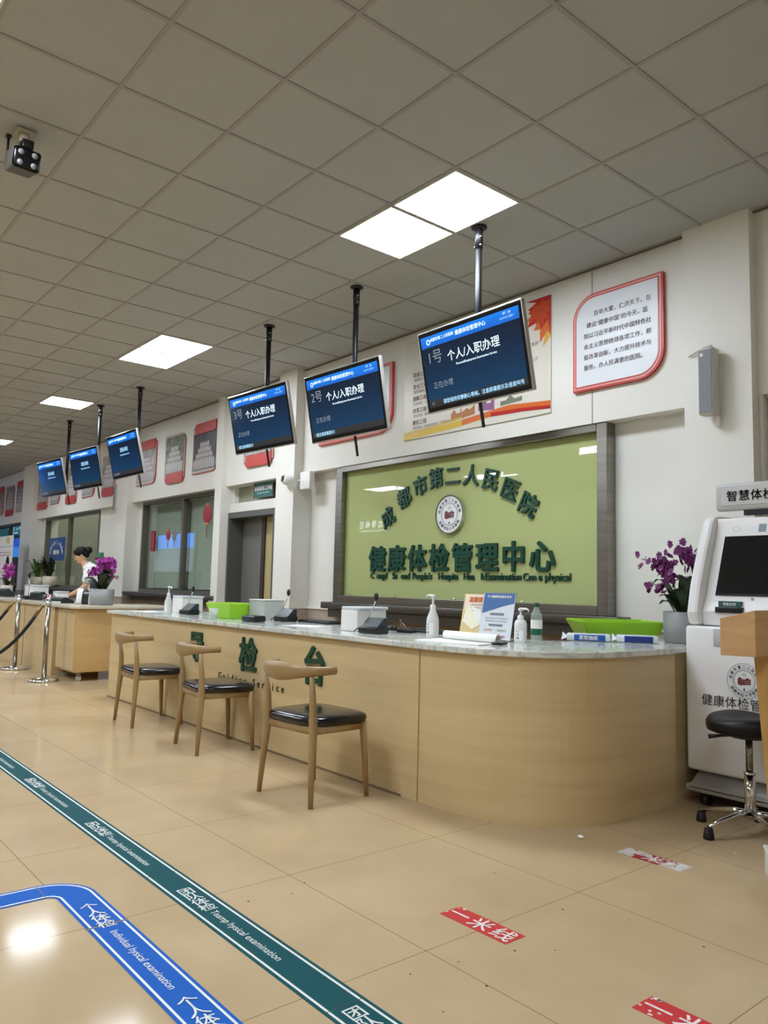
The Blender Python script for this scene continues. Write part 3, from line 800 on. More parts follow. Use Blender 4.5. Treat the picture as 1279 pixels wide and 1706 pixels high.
ti = [(-2.85, 4.82), (-2.85, 4.0), (-3.0, 3.75), (-3.3, 3.68), (-7.78, 3.68)]
tp = MB().prism([(x, y, CT-.032) for x, y in to+ti], (0, 0, .032)); tp.build('worktop', MARBLE, rc, bevel=.005)
# panel joint, and green raised characters on the front
MB().box((-3.166, 2.9005, .005), (-3.160, 2.906, CT-.034)).build('panel_joint', mat('joint_tan', '#a28c66', .6), rc)
MB().box((-7.73, 2.899, 0), (-3.3, 2.905, .012)).build('base_strip', mat('joint_dark', '#7d6a4c', .6), rc)
for ch, x in zip('导检台', (-5.83, -5.005, -4.16)):
    MB().text(ch, .255, frontM(x, 2.9045, .535), .028, .014).build('raised_character', GREEN3, rc)
L = MB().m(mat('black_lettering', '#15130f', .4))
for k_, ch in enumerate('Guiding Service'):
    if ch != ' ': L.text(ch, .075, frontM(-5.43+k_*.064, 2.9045, .415), .0, .004)
L.build('lettering', None, rc)
# grime pebble at the counter foot
tag(MB().ball((-2.27, 3.13, .006), (.018, .012, .007), 8).build('paper_scrap', PAPER), 'crumpled white scrap on the floor at the rounded counter foot', 'litter')

# ------------------------------------------------------------------ far counter and its cabinet
fc = thing('reception_counter', 'far ash laminate counter with a stone top behind the rope posts', 'counter', (0, 0, 0))
fb = MB().box((-26, 2.935, 0), (-9.66, 3.5, CT-.035)).box((-9.66, 3.95, 0), (-9.0, 4.0, CT-.035)); fb.build('body', COUNTERW, fc)
for x in (-10.9, -12.2, -13.5): MB().box((x, 2.931, .01), (x+.012, 2.936, CT-.04)).build('panel_joint', mat('joint_brown', '#8f7750', .6), fc)
MB().prism([(-26, 2.90, CT-.035), (-8.98, 2.90, CT-.035), (-8.9, 2.98, CT-.035), (-8.9, 4.05, CT-.035), (-9.66, 4.05, CT-.035), (-9.66, 3.6, CT-.035), (-26, 3.6, CT-.035)], (0, 0, .035)).build('worktop', mat('stone_cream_top', '#c9c3b0', .25), fc, bevel=.006)
kb = thing('wheeled_cabinet', 'yellow ash cabinet on castors under the end of the far counter', 'cabinet', (-9.31, 3.27, 0))
MB().box((-.30, -.30, .10), (.33, .62, CT-.037), .003).build('body', CABW, kb)
MB().box((-.29, -.31, .12), (.0, -.30, CT-.05)).box((.012, -.31, .12), (.32, -.30, CT-.05)).build('front_panel', COUNTERW, kb)
for sx in (-.22, .27):
    for sy in (-.22, .55):
        c_ = MB().m(STEEL).box((sx-.02, sy-.02, .05), (sx+.02, sy+.02, .1)); c_.m(GPLAST).tube([(sx-.012, sy, .032), (sx+.012, sy, .032)], .032, 12); c_.build('caster', None, kb)

# ------------------------------------------------------------------ elbow chairs
def make_chair(label, loc, rz):
    t = thing('elbow_chair', label, 'chair', loc, rz, group='elbow chairs at the front counter')
    for s_ in (-1, 1):
        MB().tube([(s_*.225, -.205, 0), (s_*.208, -.192, .25), (s_*.200, -.182, .39), (s_*.197, -.187, .53), (s_*.205, -.205, .67)], [.013, .0195, .0235, .019, .013], 12).build('leg', CHAIRW, t)
        MB().tube([(s_*.228, .19, 0), (s_*.222, .178, .2), (s_*.213, .165, .405)], [.013, .018, .022], 12).build('leg', CHAIRW, t)
    fr_ = MB()
    for a, b in (((-.2, -.182), (.2, -.182)), ((-.213, .165), (.213, .165)), ((-.2, -.182), (-.213, .165)), ((.2, -.182), (.213, .165))):
        fr_.tube([(a[0], a[1], .385), (b[0], b[1], .385)], [(.011, .022), (.011, .022)], 12)
    fr_.build('seat_frame', CHAIRW, t)
    s2 = MB(); n = 28; rows = []
    for (k, zz) in ((.955, .404), (1.0, .412), (1.015, .430), (.99, .444), (.92, .452), (.6, .459), (.0, .462)):
        ring = []
        for q in range(n):
            th = 2*PI*q/n; c, s_ = math.cos(th), math.sin(th)
            ux = math.copysign(abs(c)**.42, c)*.238; uy = math.copysign(abs(s_)**.42, s_)*.208
            ux *= 1+.06*(uy/.22)
            ring.append((ux*k, uy*k+.006, zz))
        rows.append(ring)
    vv = [[s2.bm.verts.new(p) for p in r_] for r_ in rows[:-1]]
    cv = s2.bm.verts.new((0, .006, rows[-1][0][2]))
    fs = [s2.bm.faces.new(vv[0][::-1])]
    for a in range(len(vv)-1):
        for q in range(n): fs.append(s2.bm.faces.new((vv[a][q], vv[a][(q+1) % n], vv[a+1][(q+1) % n], vv[a+1][q])))
    for q in range(n): fs.append(s2.bm.faces.new((vv[-1][q], vv[-1][(q+1) % n], cv)))
    s2._fin(fs, True); s2.build('seat', BLACKLEATHER, t)
    P, Rr = [], []
    for q in range(25):
        u = -1+2*q/24
        x = .25*math.sin(u*1.35)/math.sin(1.35); y = -.27+.19*abs(u)**2.3
        z = .688+.012*abs(u)
        hgt = .0215+.029*math.exp(-(u/.5)**2); wd = .0175+.006*math.exp(-(u/.5)**2)
        P.append((x, y, z)); Rr.append((wd, hgt))
    r_ = MB(); r_.tube(P, Rr, 14); r_.build('crest_rail', CHAIRW, t)
    return t
c1 = make_chair('nearest wooden elbow chair with black seat, below the 台 character', (-3.625, 2.545, 0), math.radians(5))
dup(c1, (-5.02, 2.665, 0), math.radians(-7), 'middle of the three wooden elbow chairs, in front of the 导 character')
dup(c1, (-6.19, 2.675, 0), math.radians(-4), 'farthest wooden elbow chair with black seat, at the left counter end')

# ------------------------------------------------------------------ things on the front counter
def pump_bottle(loc, label, h=.26, r=.032, kind=0, rz=0.):
    flip = PI if rz > 3 else 0
    t = thing('pump_bottle', label, 'bottle', loc, rz)
    body = mat('milky_plastic', '#d9dad6', .3)
    hb = h*.70
    if kind == 0: prof = [(0, 0), (r*.95, 0), (r, .006), (r, hb*.55), (r*.93, hb*.66), (r*.5, hb*.88), (r*.42, hb), (0, hb)]
    else: prof = [(0, 0), (r*.95, 0), (r, .006), (r, hb*.78), (r*.8, hb*.9), (r*.4, hb*.95), (r*.38, hb), (0, hb)]
    b = MB().lathe(prof, n=20, sy=1. if kind == 0 else .62).build('bottle_body', body, t)
    lb = MB(); 
    lb.m(PAPER)
    rr = r*1.008; a0 = -PI/2-.9+flip; pts = [(rr*math.cos(a0+1.8*k/8), (rr if kind == 0 else rr*.62)*math.sin(a0+1.8*k/8)) for k in range(9)]
    for k in range(8): lb.poly([(*pts[k], hb*.12), (*pts[k+1], hb*.12), (*pts[k+1], hb*.5), (*pts[k], hb*.5)])
    lb.m(mat('grey_label_print', '#7f8a8c', .5))
    for k, (za, zb) in enumerate(((.44, .47), (.36, .39), (.31, .33), (.26, .28), (.15, .22))): lb.poly([(p[0]*1.01, p[1]*1.01, hb*za) for p in pts[2:6]]+[(p[0]*1.01, p[1]*1.01, hb*zb) for p in pts[2:6][::-1]])
    lb.build('label_sticker', None, b, recalc=False)
    p = MB().lathe([(r*.45, hb-.012), (r*.45, hb+.012), (r*.2, hb+.018), (.006, hb+.02), (.006, h-.02), (.014, h-.02), (.014, h-.004), (0, h)], n=14)
    p.tube([(0, 0, h-.01), (-.04, 0, h-.006), (-.055, 0, h-.012), (-.058, 0, h-.024)], [.008, .006, .005, .0045], 8)
    p.build('pump', WPLAST, t)
    return t
pump_bottle((-6.78, 3.065, CT), 'tall white pump bottle at the left end of the front counter', .255, .036, 0, PI)
pump_bottle((-3.42, 3.24, CT), 'tall white pump bottle beside the pair of acrylic notice stands', .262, .038, 0, 0.)
pump_bottle((-2.93, 3.47, CT), 'short white lotion pump bottle beside the water bottle', .2, .042, 1, PI)

def card_reader(loc, rz, label, mic=True, box=True):
    t = thing('card_reader', label, 'terminal', loc, rz)
    b = MB().box((-.085, -.06, 0), (.085, .06, .045), .012, 3); b.build('base', BLACK, t)
    MB().prism([(-.075, -.04, .044), (-.075, .055, .044), (-.075, .055, .1), (-.075, .02, .1)], (.15, 0, 0)).build('display_head', DGREY, t, bevel=.005)
    MB().box((-.06, -.058, .012), (.06, -.0615, .02)).build('card_slot', mat('slot_dark', '#050505', .5), t)
    if mic:
        MB().tube([(-.09, .03, .03), (-.085, .04, .1), (-.055, .05, .17), (-.035, .05, .21)], .004, 6).build('gooseneck', CHROME, t)
        MB().ball((-.032, .05, .232), (.016, .016, .028), 10).build('microphone', BLACK, t)
    MB().tube([(-.085, .02, .02), (-.12, .03, .045), (-.15, .0, .025), (-.165, -.02, .004)], .0035, 6).build('cable', BLACK, t)
    return t
card_reader((-6.66, 3.22, CT), .1, 'black card reader with gooseneck microphone next to the left pump bottle')
card_reader((-5.35, 3.43, CT), .15, 'slate card reader with gooseneck microphone right of the clear tub')
card_reader((-3.875, 3.15, CT), .1, 'black card reader with gooseneck microphone in front of the white lidded box')
t = thing('small_scanner', 'small black scanner block in front of the clear tub', 'scanner', (-5.36, 3.14, CT), .05)
MB().box((-.09, -.06, 0), (.09, .06, .05), .016, 3).build('case', BLACK, t); MB().box((-.06, -.063, .016), (.06, -.058, .03)).build('window', DGREY, t)

def lidded_box(loc, rz, label, sx=.11, sy=.15, h=.155):
    t = thing('lidded_box', label, 'box', loc, rz)
    MB().box((-sx, -sy, 0), (sx, sy, h-.012), .006).build('box_body', WPLAST, t)
    MB().box((-sx+.008, -sy-.004, h-.012), (sx+.014, sy+.006, h+.008), .006).build('lid', mat('clear_lid', '#cfd6dc', .15), t)
lidded_box((-4.13, 3.27, CT), .05, 'white lidded plastic box behind the card reader in the counter middle', .085, .13)
lidded_box((-7.12, 3.42, CT), 0., 'white lidded plastic box behind the left pump bottle', .11, .11)

def tray(loc, rz, label, w=.23, d=.15, h=.13):
    t = thing('plastic_tray', label, 'tray', loc, rz)
    b = MB(); k = .82
    def ring(a, z): return [(-w*a, -d*a, z), (w*a, -d*a, z), (w*a, d*a, z), (-w*a, d*a, z)]
    R_ = [ring(k, 0), ring(1, h), ring(1.06, h), ring(1.06, h-.012)]
    I_ = [ring(k-.03, .006), ring(.97, h)]
    vs = [[b.bm.verts.new(p) for p in r_] for r_ in R_+I_]
    F_ = []
    def quads(a, c):
        for q in range(4): F_.append(b.bm.faces.new((a[q], a[(q+1) % 4], c[(q+1) % 4], c[q])))
    F_.append(b.bm.faces.new(vs[0])); quads(vs[0], vs[3]); quads(vs[3], vs[2]); quads(vs[2], vs[5]); quads(vs[5], vs[4]); F_.append(b.bm.faces.new(vs[4]))
    b._fin(F_); b.build('basin', LIME, t, bevel=.004)
    rb = MB()
    for zz in (.045, .07, .095):
        s_ = k+(1-k)*zz/h
        rb.box((-w*s_, -d*s_-.003, zz), (w*s_, -d*s_+.002, zz+.006)); rb.box((w*s_-.002, -d*s_, zz), (w*s_+.003, d*s_, zz+.006))
    rb.build('ribs', LIME, t)
    return t
tray((-5.93, 3.25, CT), .08, 'lime green plastic tray between the left card reader and the clear tub', .17, .13)
tray((-2.93, 4.40, CT), .9, 'lime green plastic tray beside the grey orchid planter at the kiosk', .25, .19, .12)
t = thing('clear_tub', 'clear plastic tub with pale contents right of the lime tray', 'tub', (-5.65, 3.43, CT), .1)
b = MB(); w, d, h = .105, .1, .16
b.box((-w, -d, 0), (w, d, .006)).box((-w, -d, .006), (w, -d+.004, h)).box((-w, d-.004, .006), (w, d, h)).box((-w, -d+.004, .006), (-w+.004, d-.004, h)).box((w-.004, -d+.004, .006), (w, d-.004, h))
b.build('tub_wall', FROST, t); MB().box((-w-.006, -d-.006, h), (w+.006, d+.006, h+.01), .004).build('lid', WPLAST, t)
tag(MB().box((-5.705, 3.37, CT+.007), (-5.595, 3.49, CT+.14), .004).build('paper_stack', PAPER), 'white paper block inside the clear tub', 'paper')
t = thing('clear_cup', 'small clear plastic cup in front of the lime tray', 'cup', (-5.80, 3.02, CT))
MB().lathe([(0, .002), (.03, .002), (.036, .09), (.038, .09), (.032, 0), (0, 0)], n=18).build('cup_wall', FROST, t)

def mouse(loc, rz, label):
    t = thing('computer_mouse', label, 'mouse', loc, rz)
    MB().lathe([(0, .036), (.02, .034), (.03, .024), (.033, .008), (.031, 0), (0, 0)], n=18, sy=1.7).build('shell', BLACK, t)
    MB().tube([(-.004, -.03, .034), (.004, -.03, .034)], .005, 8).build('scroll_wheel', DGREY, t)
    MB().tube([(0, -.05, .008), (.02, -.09, .004), (.1, -.08, .004), (.2, -.02, .004)], .0025, 6).build('cable', BLACK, t)
mouse((-5.55, 3.58, CT+.0), 1.2, 'black mouse right of the slate card reader'); mouse((-4.12, 3.52, CT), 1.2, 'black mouse right of the middle card reader')
def keyboard(loc, rz, label):
    t = thing('keyboard', label, 'keyboard', loc, rz)
    MB().box((-.21, -.07, 0), (.21, .07, .018), .005).build('base', BLACK, t)
    k_ = MB()
    for r_ in range(5):
        for c_ in range(14): k_.box((-.2+c_*.0285, -.062+r_*.0245, .018), (-.2+c_*.0285+.024, -.062+r_*.0245+.02, .024))
    k_.build('keys', DGREY, t)
keyboard((-5.05, 3.56, CT), .02, 'black keyboard on the counter between the two lidded box stations'); keyboard((-3.74, 3.59, CT), .05, 'black keyboard behind the middle pump bottle')
t = thing('card_stand', 'small black card stand with a white edge behind the middle pump bottle', 'stand', (-3.86, 3.42, CT), .4)
MB().box((-.06, -.03, 0), (.06, .03, .022), .004).build('base', BLACK, t); MB().tube([(-.035, 0, .02), (-.05, 0, .085), (.01, .0, .02)], .003, 6).build('wire_frame', CHROME, t)
def papers(loc, rz, n, label):
    t = MB()
    for k in range(n): t.box((-.15+.01*k, -.1+.006*k, .0005+.0012*k), (.15+.01*k, .1+.006*k, .0013+.0012*k), M=Matrix.Rotation(.12*k, 4, 'Z'))
    o = t.build('paper_sheets', PAPER); o.location = loc; o.rotation_euler = (0, 0, rz); tag(o, label, 'paper')
papers((-4.72, 3.2, CT), .3, 2, 'loose white sheets on the counter before the keyboard')
papers((-7.25, 3.08, CT), .1, 2, 'white sheets and a flyer at the far left end of the front counter')

def notice(loc, rz, label, face, w, h, items):
    """leaning acrylic stand with a printed sheet"""
    t = thing('notice_stand', label, 'sign', loc, rz)
    R_ = Matrix.Rotation(math.radians(-13), 4, 'X')
    MB().box((-w, 0, 0), (w, .004, h), M=R_).box((-w, 0, 0), (w, .1, .004)).build('acrylic_holder', CLEAR, t)
    sh = MB().box((-w+.004, -.002, .006), (w-.004, -.0005, h-.004), M=R_).build('printed_sheet', face, t)
    L = MB()
    for it in items:
        if it[0] == 'p': L.m(it[1]).poly([(a, -.003-it[3], b) for a, b in it[2]], R_)
        else: L.m(it[1]).text(it[2], it[3], R_ @ frontM(it[4], -.0036, it[5]), it[6])
    L.build('lettering_print', None, sh, recalc=False)
    return t
GOLD = mat('gold_sheet', '#dcc58a', .4); SHEETB = mat('pale_blue_sheet', '#d7dde3', .4); NB = mat('print_navy', '#41699f', .4); GT = mat('print_grey', '#7b7f88', .5); ORT = mat('print_orange_title', '#cf6a2e', .5); CREAMS = mat('print_cream', '#efe9cf', .5)
w, h = .115, .28
notice((-3.35, 3.52, CT), .12, 'gold and cream notice in a clear stand, left of the blue one', GOLD, w, h,
       [('p', mat('print_peach', '#ecd9c4', .5), [(-.1, .17), (.1, .17), (.1, .27), (-.1, .27)], 0), ('p', CREAMS, [(-.1, .1), (-.02, .05), (.05, .09), (.06, .17), (-.08, .2)], .0005), ('p', PAPER, [(-.05, .2), (.1, .14), (.1, .08), (.02, .1)], .001)] +
       [('t', ORT, '温馨提示', .036, -.0, .225, .03)] + [('t', GT, s_, .013, 0, z, 0) for s_, z in (('尊敬的体检者您好', .2), ('请按顺序排队办理', .182), ('谢谢您的配合', .164))])
notice((-3.11, 3.44, CT), .1, 'blue headed white notice in a clear stand, in front of the open papers', SHEETB, w+.005, h+.01,
       [('p', NB, [(-.112, .285), (.112, .285), (.112, .225), (.03, .205), (-.112, .16)], 0), ('t', PAPER, '个人健康体检报告查询', .0175, 0, .257, .02)] +
       [('p', GT, [(-.05, .15), (.05, .15), (.05, .165), (-.05, .165)], .0002), ('p', GT, [(-.05, .085), (.05, .085), (.05, .098), (-.05, .098)], .0002), ('t', GT, '请关注医院公众号查询体检报告', .012, 0, .128, 0), ('t', GT, '体检结束后七个工作日内出具', .012, 0, .111, 0), ('t', ORT, '体检预约', .016, -.05, .055, 0), ('t', mat('print_green', '#7a9a3c', .5), '报告查询', .016, .05, .055, 0), ('t', GT, '服务咨询', .014, -.05, .02, .01), ('t', RED, '联系我们', .014, .05, .02, .01)])
t = thing('folder', 'open ring folder with curled white pages lying before the notice stands', 'folder', (-3.08, 3.14, CT), .05)
MB().box((-.24, -.12, 0), (.2, .11, .006), .002, M=Matrix.Rotation(.1, 4, 'Z')).build('page_block', PAPER, t)
pg = MB(); P0 = [( .0, 0.)]
n = 16
prev = None
for k in range(n+1):
    a = 2.1*PI*k/n; y = .085+.024*math.sin(a); z = .031-.024*math.cos(a)
    cur = [(-.2, y, z), (.22, y-.03, z)]
    if prev: pg.poly([prev[0], prev[1], cur[1], cur[0]])
    prev = cur
pg.build('curled_page', PAPER, t, recalc=False)
MB().box((.2, .02, .002), (.25, .1, .014), .003).build('clip', BLACK, t)
# water bottle
t = thing('water_bottle', 'clear water bottle with dark green cap beside the lotion pump', 'bottle', (-2.815, 3.47, CT))
MB().lathe([(0, .0), (.028, .0), (.032, .01), (.032, .15), (.03, .165), (.014, .2), (.013, .212), (0, .212)], n=20).build('bottle_body', mat('clear_pet', '#d5e2dd', .06, alpha=.3), t)
MB().lathe([(0, .232), (.015, .23), (.0155, .208), (0, .208)], n=16).build('cap', mat('dark_green_cap', '#0b5a3c', .4), t)
MB().lathe([(.0325, .085), (.0325, .135)], n=20).build('label_band', PAPER, t); MB().lathe([(.0327, .052), (.0327, .087)], n=20).build('lower_label_band', mat('label_green', '#0f5e44', .4), t)
# tissue packs
TB = mat('wrap_blue', '#1f5fb0', .25); TN = mat('wrap_navy', '#1b2f7c', .25); TW = mat('wrap_white', '#dfe3ea', .2)
def tissue(loc, rz, label, c, L_, body):
    t = thing('tissue_pack', label, 'packet', loc, rz)
    MB().box((-L_, -.055, 0), (L_, .055, .045), .012, 3).build('wrap', TW, t)
    MB().box((-L_+.045, -.0575, .004), (L_-.03, .0575, .041), .004).build('colour_band', c, t)
    MB().prism([(-L_+.003, -.05, .02), (-L_-.03, -.055, .004), (-L_-.022, 0, .05), (-L_-.03, .05, .04), (-L_+.003, .05, .024)], (0, 0, .002)).build('end_fold', TW, t)
    if body: MB().m(PAPER).text(body, .028, frontM(0, -.0585, .012), .02).build('lettering', None, t)
a_ = math.radians(40)
tissue((-2.86, 4.02, CT), .62, 'blue and white soft tissue pack, nearer the notice stands', TB, .13, '心相印抽纸'.replace('心相印', '柔软'))
tissue((-2.64, 4.20, CT), .62, 'navy and white soft tissue pack, nearer the kiosk', TN, .12, '')

# ------------------------------------------------------------------ plants
def leaf(b, base, a, L_, w, rise, droop, n=9, M=None):
    """broad strap leaf curving out in direction a"""
    pr_ = None; dx, dy = math.cos(a), math.sin(a)
    for k in range(n+1):
        u = k/n
        c = Vector(base)+Vector((dx*L_*u, dy*L_*u, rise*math.sin(u*PI*.6)-droop*u*u))
        ww = w*math.sin(PI*min(.97, .12+u*.88))**.7
        sx, sy = -dy*ww, dx*ww
        cur = (c+Vector((sx, sy, ww*.25)), c+Vector((0, 0, 0)), c+Vector((-sx, -sy, ww*.25)))
        if pr_:
            b.poly([pr_[0], cur[0], cur[1], pr_[1]]); b.poly([pr_[1], cur[1], cur[2], pr_[2]]); b.bm.faces.ensure_lookup_table(); b.bm.faces[-1].smooth = b.bm.faces[-2].smooth = True
        pr_ = cur
def blossom(b, c, r, rng):
    nrm = Vector((rng.uniform(-1, 1), rng.uniform(-1.4, .2), rng.uniform(-.3, .7))).normalized()
    x = nrm.orthogonal().normalized(); y = nrm.cross(x); c = Vector(c); r0 = rng.random()*6
    for k in range(5):
        a = 2*PI*k/5+r0; d = x*math.cos(a)+y*math.sin(a); s_ = nrm.cross(d)
        rr = r*(1.05 if k in (1, 4) else .9); wd = (.52 if k in (1, 4) else .36)*rr
        b.poly([c, c+d*rr*.35+s_*wd*.8+nrm*rr*.1, c+d*rr*.7+s_*wd+nrm*rr*.2, c+d*rr+s_*wd*.4+nrm*rr*.2, c+d*rr-s_*wd*.4+nrm*rr*.2, c+d*rr*.7-s_*wd+nrm*rr*.2, c+d*rr*.35-s_*wd*.8+nrm*rr*.1])
    b.ball(c+nrm*r*.18, r*.16, 6)
def orchid(loc, label, petal, pot_r, pot_h, stems, leafn, seed, potm=POTG, r=.028, zs=.8):
    rng = random.Random(seed)
    t = thing('potted_orchid', label, 'plant', loc)
    MB().lathe([(0, 0), (pot_r*.9, 0), (pot_r*.97, .012), (pot_r, pot_h), (pot_r*.93, pot_h), (pot_r*.92, pot_h-.03), (0, pot_h-.03)], n=28).build('planter', potm, t)
    MB().lathe([(pot_r*.92, pot_h-.02), (0, pot_h-.012)], n=20).build('soil', mat('bark_soil', '#2a1f16', .9), t)
    lv = MB()
    for k in range(leafn):
        a = 2*PI*k/leafn+rng.uniform(-.3, .3); L_ = rng.uniform(.7, 1.25)*pot_r*1.15
        leaf(lv, (math.cos(a)*pot_r*.25, math.sin(a)*pot_r*.25, pot_h-.01), a, L_, rng.uniform(.034, .05)*pot_r/.11, rng.uniform(.08, .2)*pot_r/.11, rng.uniform(.0, .05))
    lv.build('leaves', LEAFM, t, recalc=False)
    for (bx_, by_, pts, n) in stems:
        pts = [(p[0], p[1], pot_h+(p[2]-pot_h)*zs) for p in pts]; n = int(n*1.9)
        b0 = Vector((bx_, by_, pot_h-.01)); P = [b0]+[Vector(p) for p in pts]
        st = MB().tube(P, [.004]+[.003]*(len(P)-1), 6).build('stem', STEMM, t)
        bl = MB(); bl.m(petal)
        for k in range(n):
            u = .45+.55*k/max(1, n-1); f = u*(len(P)-1); i0 = min(int(f), len(P)-2); c = P[i0].lerp(P[i0+1], f-i0)
            c = c+Vector((rng.uniform(-1, 1), rng.uniform(-1, 1), rng.uniform(-.8, .8)))*r*1.9
            blossom(bl, c, r*rng.uniform(.8, 1.15), rng)
        bl.build('blossoms', None, st, recalc=False)
    return t
orchid((-2.50, 4.50, CT), 'purple orchid in a grey planter beside the white kiosk', PURPLE, .125, .19,
       [(-.03, 0, [(-.07, .0, .42), (-.15, -.02, .55), (-.27, -.03, .60)], 13), (-.02, -.02, [(-.05, -.02, .38), (-.09, -.03, .5), (-.1, -.04, .62)], 22), (.03, 0, [(.06, .02, .42), (.04, 0, .6), (-.03, -.02, .68)], 20), (.05, .02, [(.1, .04, .36), (.12, .03, .5), (.09, .02, .62)], 16), (-.04, -.03, [(-.12, -.05, .36), (-.19, -.06, .42)], 6)], 13, 5, r=.025, zs=.8)
orchid((-9.16, 3.31, CT), 'magenta orchid in a round grey planter on the end of the far counter', MAGENTA, .138, .19,
       [(-.04, 0, [(-.1, .0, .4), (-.2, -.02, .47), (-.32, -.03, .43)], 22), (.0, 0, [(.0, 0, .42), (.02, 0, .52), (.0, -.02, .6)], 26), (.04, .02, [(.1, .05, .42), (.12, .04, .52), (.05, .02, .58)], 26), (.05, -.02, [(.15, .05, .38), (.17, .05, .5)], 5), (-.02, .03, [(-.04, .03, .46), (-.02, .02, .56), (.08, .0, .55)], 24)], 12, 9, r=.028, zs=.82)
orchid((-13.75, 3.4, CT), 'dark magenta orchid in a small cream pot at the left edge of the photo', MAGENTA, .09, .17, [(.0, 0, [(.02, 0, .34), (.03, 0, .46), (-.03, 0, .56)], 18), (.0, 0, [(.06, .02, .36), (.1, .02, .5)], 8)], 6, 4, POTC, .034)
def pot_plant(loc, label, pot_r, pot_h, n, L_, rise, leafm, seed):
    rng = random.Random(seed)
    t = thing('potted_plant', label, 'plant', loc)
    MB().lathe([(0, 0), (pot_r*.75, 0), (pot_r*.85, .02), (pot_r, pot_h), (pot_r*.92, pot_h), (pot_r*.9, pot_h-.03), (0, pot_h-.03)], n=24).build('pot', POTC, t)
    lv = MB()
    for k in range(n):
        a = rng.uniform(0, 2*PI); leaf(lv, (math.cos(a)*pot_r*.2, math.sin(a)*pot_r*.2, pot_h-.03), a, (.35 if math.sin(a) > .1 else 1)*L_*rng.uniform(.4, 1.1), rng.uniform(.02, .035), rise*rng.uniform(.5, 1.25), rng.uniform(0, .08))
    lv.build('leaves', leafm, t, recalc=False)
pot_plant((-17.5, 4.92, SZ), 'bright leafy plant in a cream pot on the window sill, left of the darker one', .12, .2, 46, .24, .34, LEAFG, 3)
pot_plant((-16.6, 4.9, SZ), 'dark bushy plant in a wide cream pot on the window sill behind the nurse',   .14, .22, 70, .28, .34, LEAFM, 8)

# ------------------------------------------------------------------ things on the far counter
t = thing('printer', 'white curved printer with a black feed mouth beside the magenta orchid', 'printer', (-9.62, 3.34, CT), 1.1)
aro = [(.2*math.cos(PI-PI*k/14)*1.0, .02+.17*math.sin(PI*k/14)) for k in range(15)]; ari = [(.165*math.cos(PI*k/14), .02+.135*math.sin(PI*k/14)) for k in range(15)]
MB().prism([(-.14, y, z) for y, z in aro+ari], (.06, 0, 0)).build('near_shell', WPLAST, t)
MB().prism([(.0, y, z) for y, z in aro]+[(.0, .2, 0), (.0, -.2, 0)], (.16, 0, 0)).build('far_shell', WPLAST, t)
MB().prism([(-.08, y, z) for y, z in ari[::-1]]+[(-.08, .16, 0), (-.08, -.16, 0)], (.08, 0, 0)).build('feed_mouth', BLACK, t)
MB().box((.17, -.1, 0), (.172, .02, .08)).build('yellow_tag', mat('tag_yellow', '#d8d98a', .6), t)
t = thing('card_reader', 'small black display terminal on top of the white curved printer', 'terminal', (-9.60, 3.38, CT+.19), .2)
MB().box((-.08, -.03, 0), (.08, .03, .02), .004).build('base', BLACK, t); MB().box((-.09, -.02, .018), (.09, .0, .085), .006).build('display_head', DGREY, t)
t = thing('desk_terminal', 'dark wedge terminal in front of the white curved printer', 'terminal', (-9.98, 3.10, CT), .2)
MB().prism([(-.16, -.09, 0), (-.16, .09, 0), (-.16, .09, .03), (-.16, -.02, .075), (-.16, -.09, .06)], (.32, 0, 0)).build('case', DGREY, t, bevel=.006)
MB().box((-.16, -.095, .004), (.16, -.09, .02)).build('front_strip', WPLAST, t)
t = thing('desk_terminal', 'dark blue grey wedge terminal beside the pale box on the far counter', 'terminal', (-11.15, 3.18, CT), .15)
MB().prism([(-.13, -.08, 0), (-.13, .09, 0), (-.13, .09, .04), (-.13, .0, .12), (-.13, -.08, .1)], (.26, 0, 0)).build('case', DGREY, t, bevel=.006); MB().box((-.1, -.084, .02), (.1, -.08, .08)).build('display', BLACK, t)
t = thing('desk_terminal', 'dark wedge terminal on the far counter at the left edge of the photo', 'terminal', (-13.0, 3.2, CT), .15)
MB().prism([(-.13, -.08, 0), (-.13, .09, 0), (-.13, .09, .04), (-.13, .0, .13), (-.13, -.08, .1)], (.26, 0, 0)).build('case', DGREY, t, bevel=.006); MB().box((-.1, -.084, .02), (.1, -.08, .08)).build('display', BLACK, t)
lidded_box((-10.98, 3.40, CT), .05, 'pale box right of the dark blue grey terminal', .07, .08, .12)
lidded_box((-12.1, 3.4, CT), .05, 'large pale lidded box behind the desk microphone', .13, .13, .19)
t = thing('desk_microphone', 'black gooseneck desk microphone on the far counter', 'microphone', (-11.55, 3.12, CT))
MB().box((-.13, -.05, 0), (.13, .05, .055), .012).build('base', BLACK, t); MB().tube([(.08, 0, .05), (.085, 0, .2), (.075, .0, .3)], .006, 6).build('gooseneck', CHROME, t); MB().ball((.07, 0, .34), (.02, .02, .045)).build('microphone', BLACK, t)
t = thing('candy_jar', 'round clear jar of red and white sweets near the rope post', 'jar', (-10.3, 3.05, CT))
MB().lathe([(0, .002), (.06, .002), (.075, .04), (.07, .085), (.055, .1), (.058, .1), (.074, .085), (.079, .04), (.063, 0), (0, 0)], n=18).build('jar_wall', CLEAR, t)
s_ = MB()
for k in range(40):
    a, r_ = random.random()*6.3, random.random()*.055; s_.m(RED if k % 2 else PAPER).ball((r_*math.cos(a), r_*math.sin(a), .015+random.random()*.065), .012, 6)
s_.build('sweets', None, t)
t = thing('telephone', 'dark red desk telephone lying behind the dark blue grey terminal', 'telephone', (-11.4, 3.53, CT), .0)
MB().box((-.3, -.02, 0), (.3, .02, .035), .008).build('handset', mat('dark_red_plastic', '#5a1418', .35), t); MB().box((-.28, -.05, 0), (-.1, .05, .03), .008).build('base', BLACK, t)

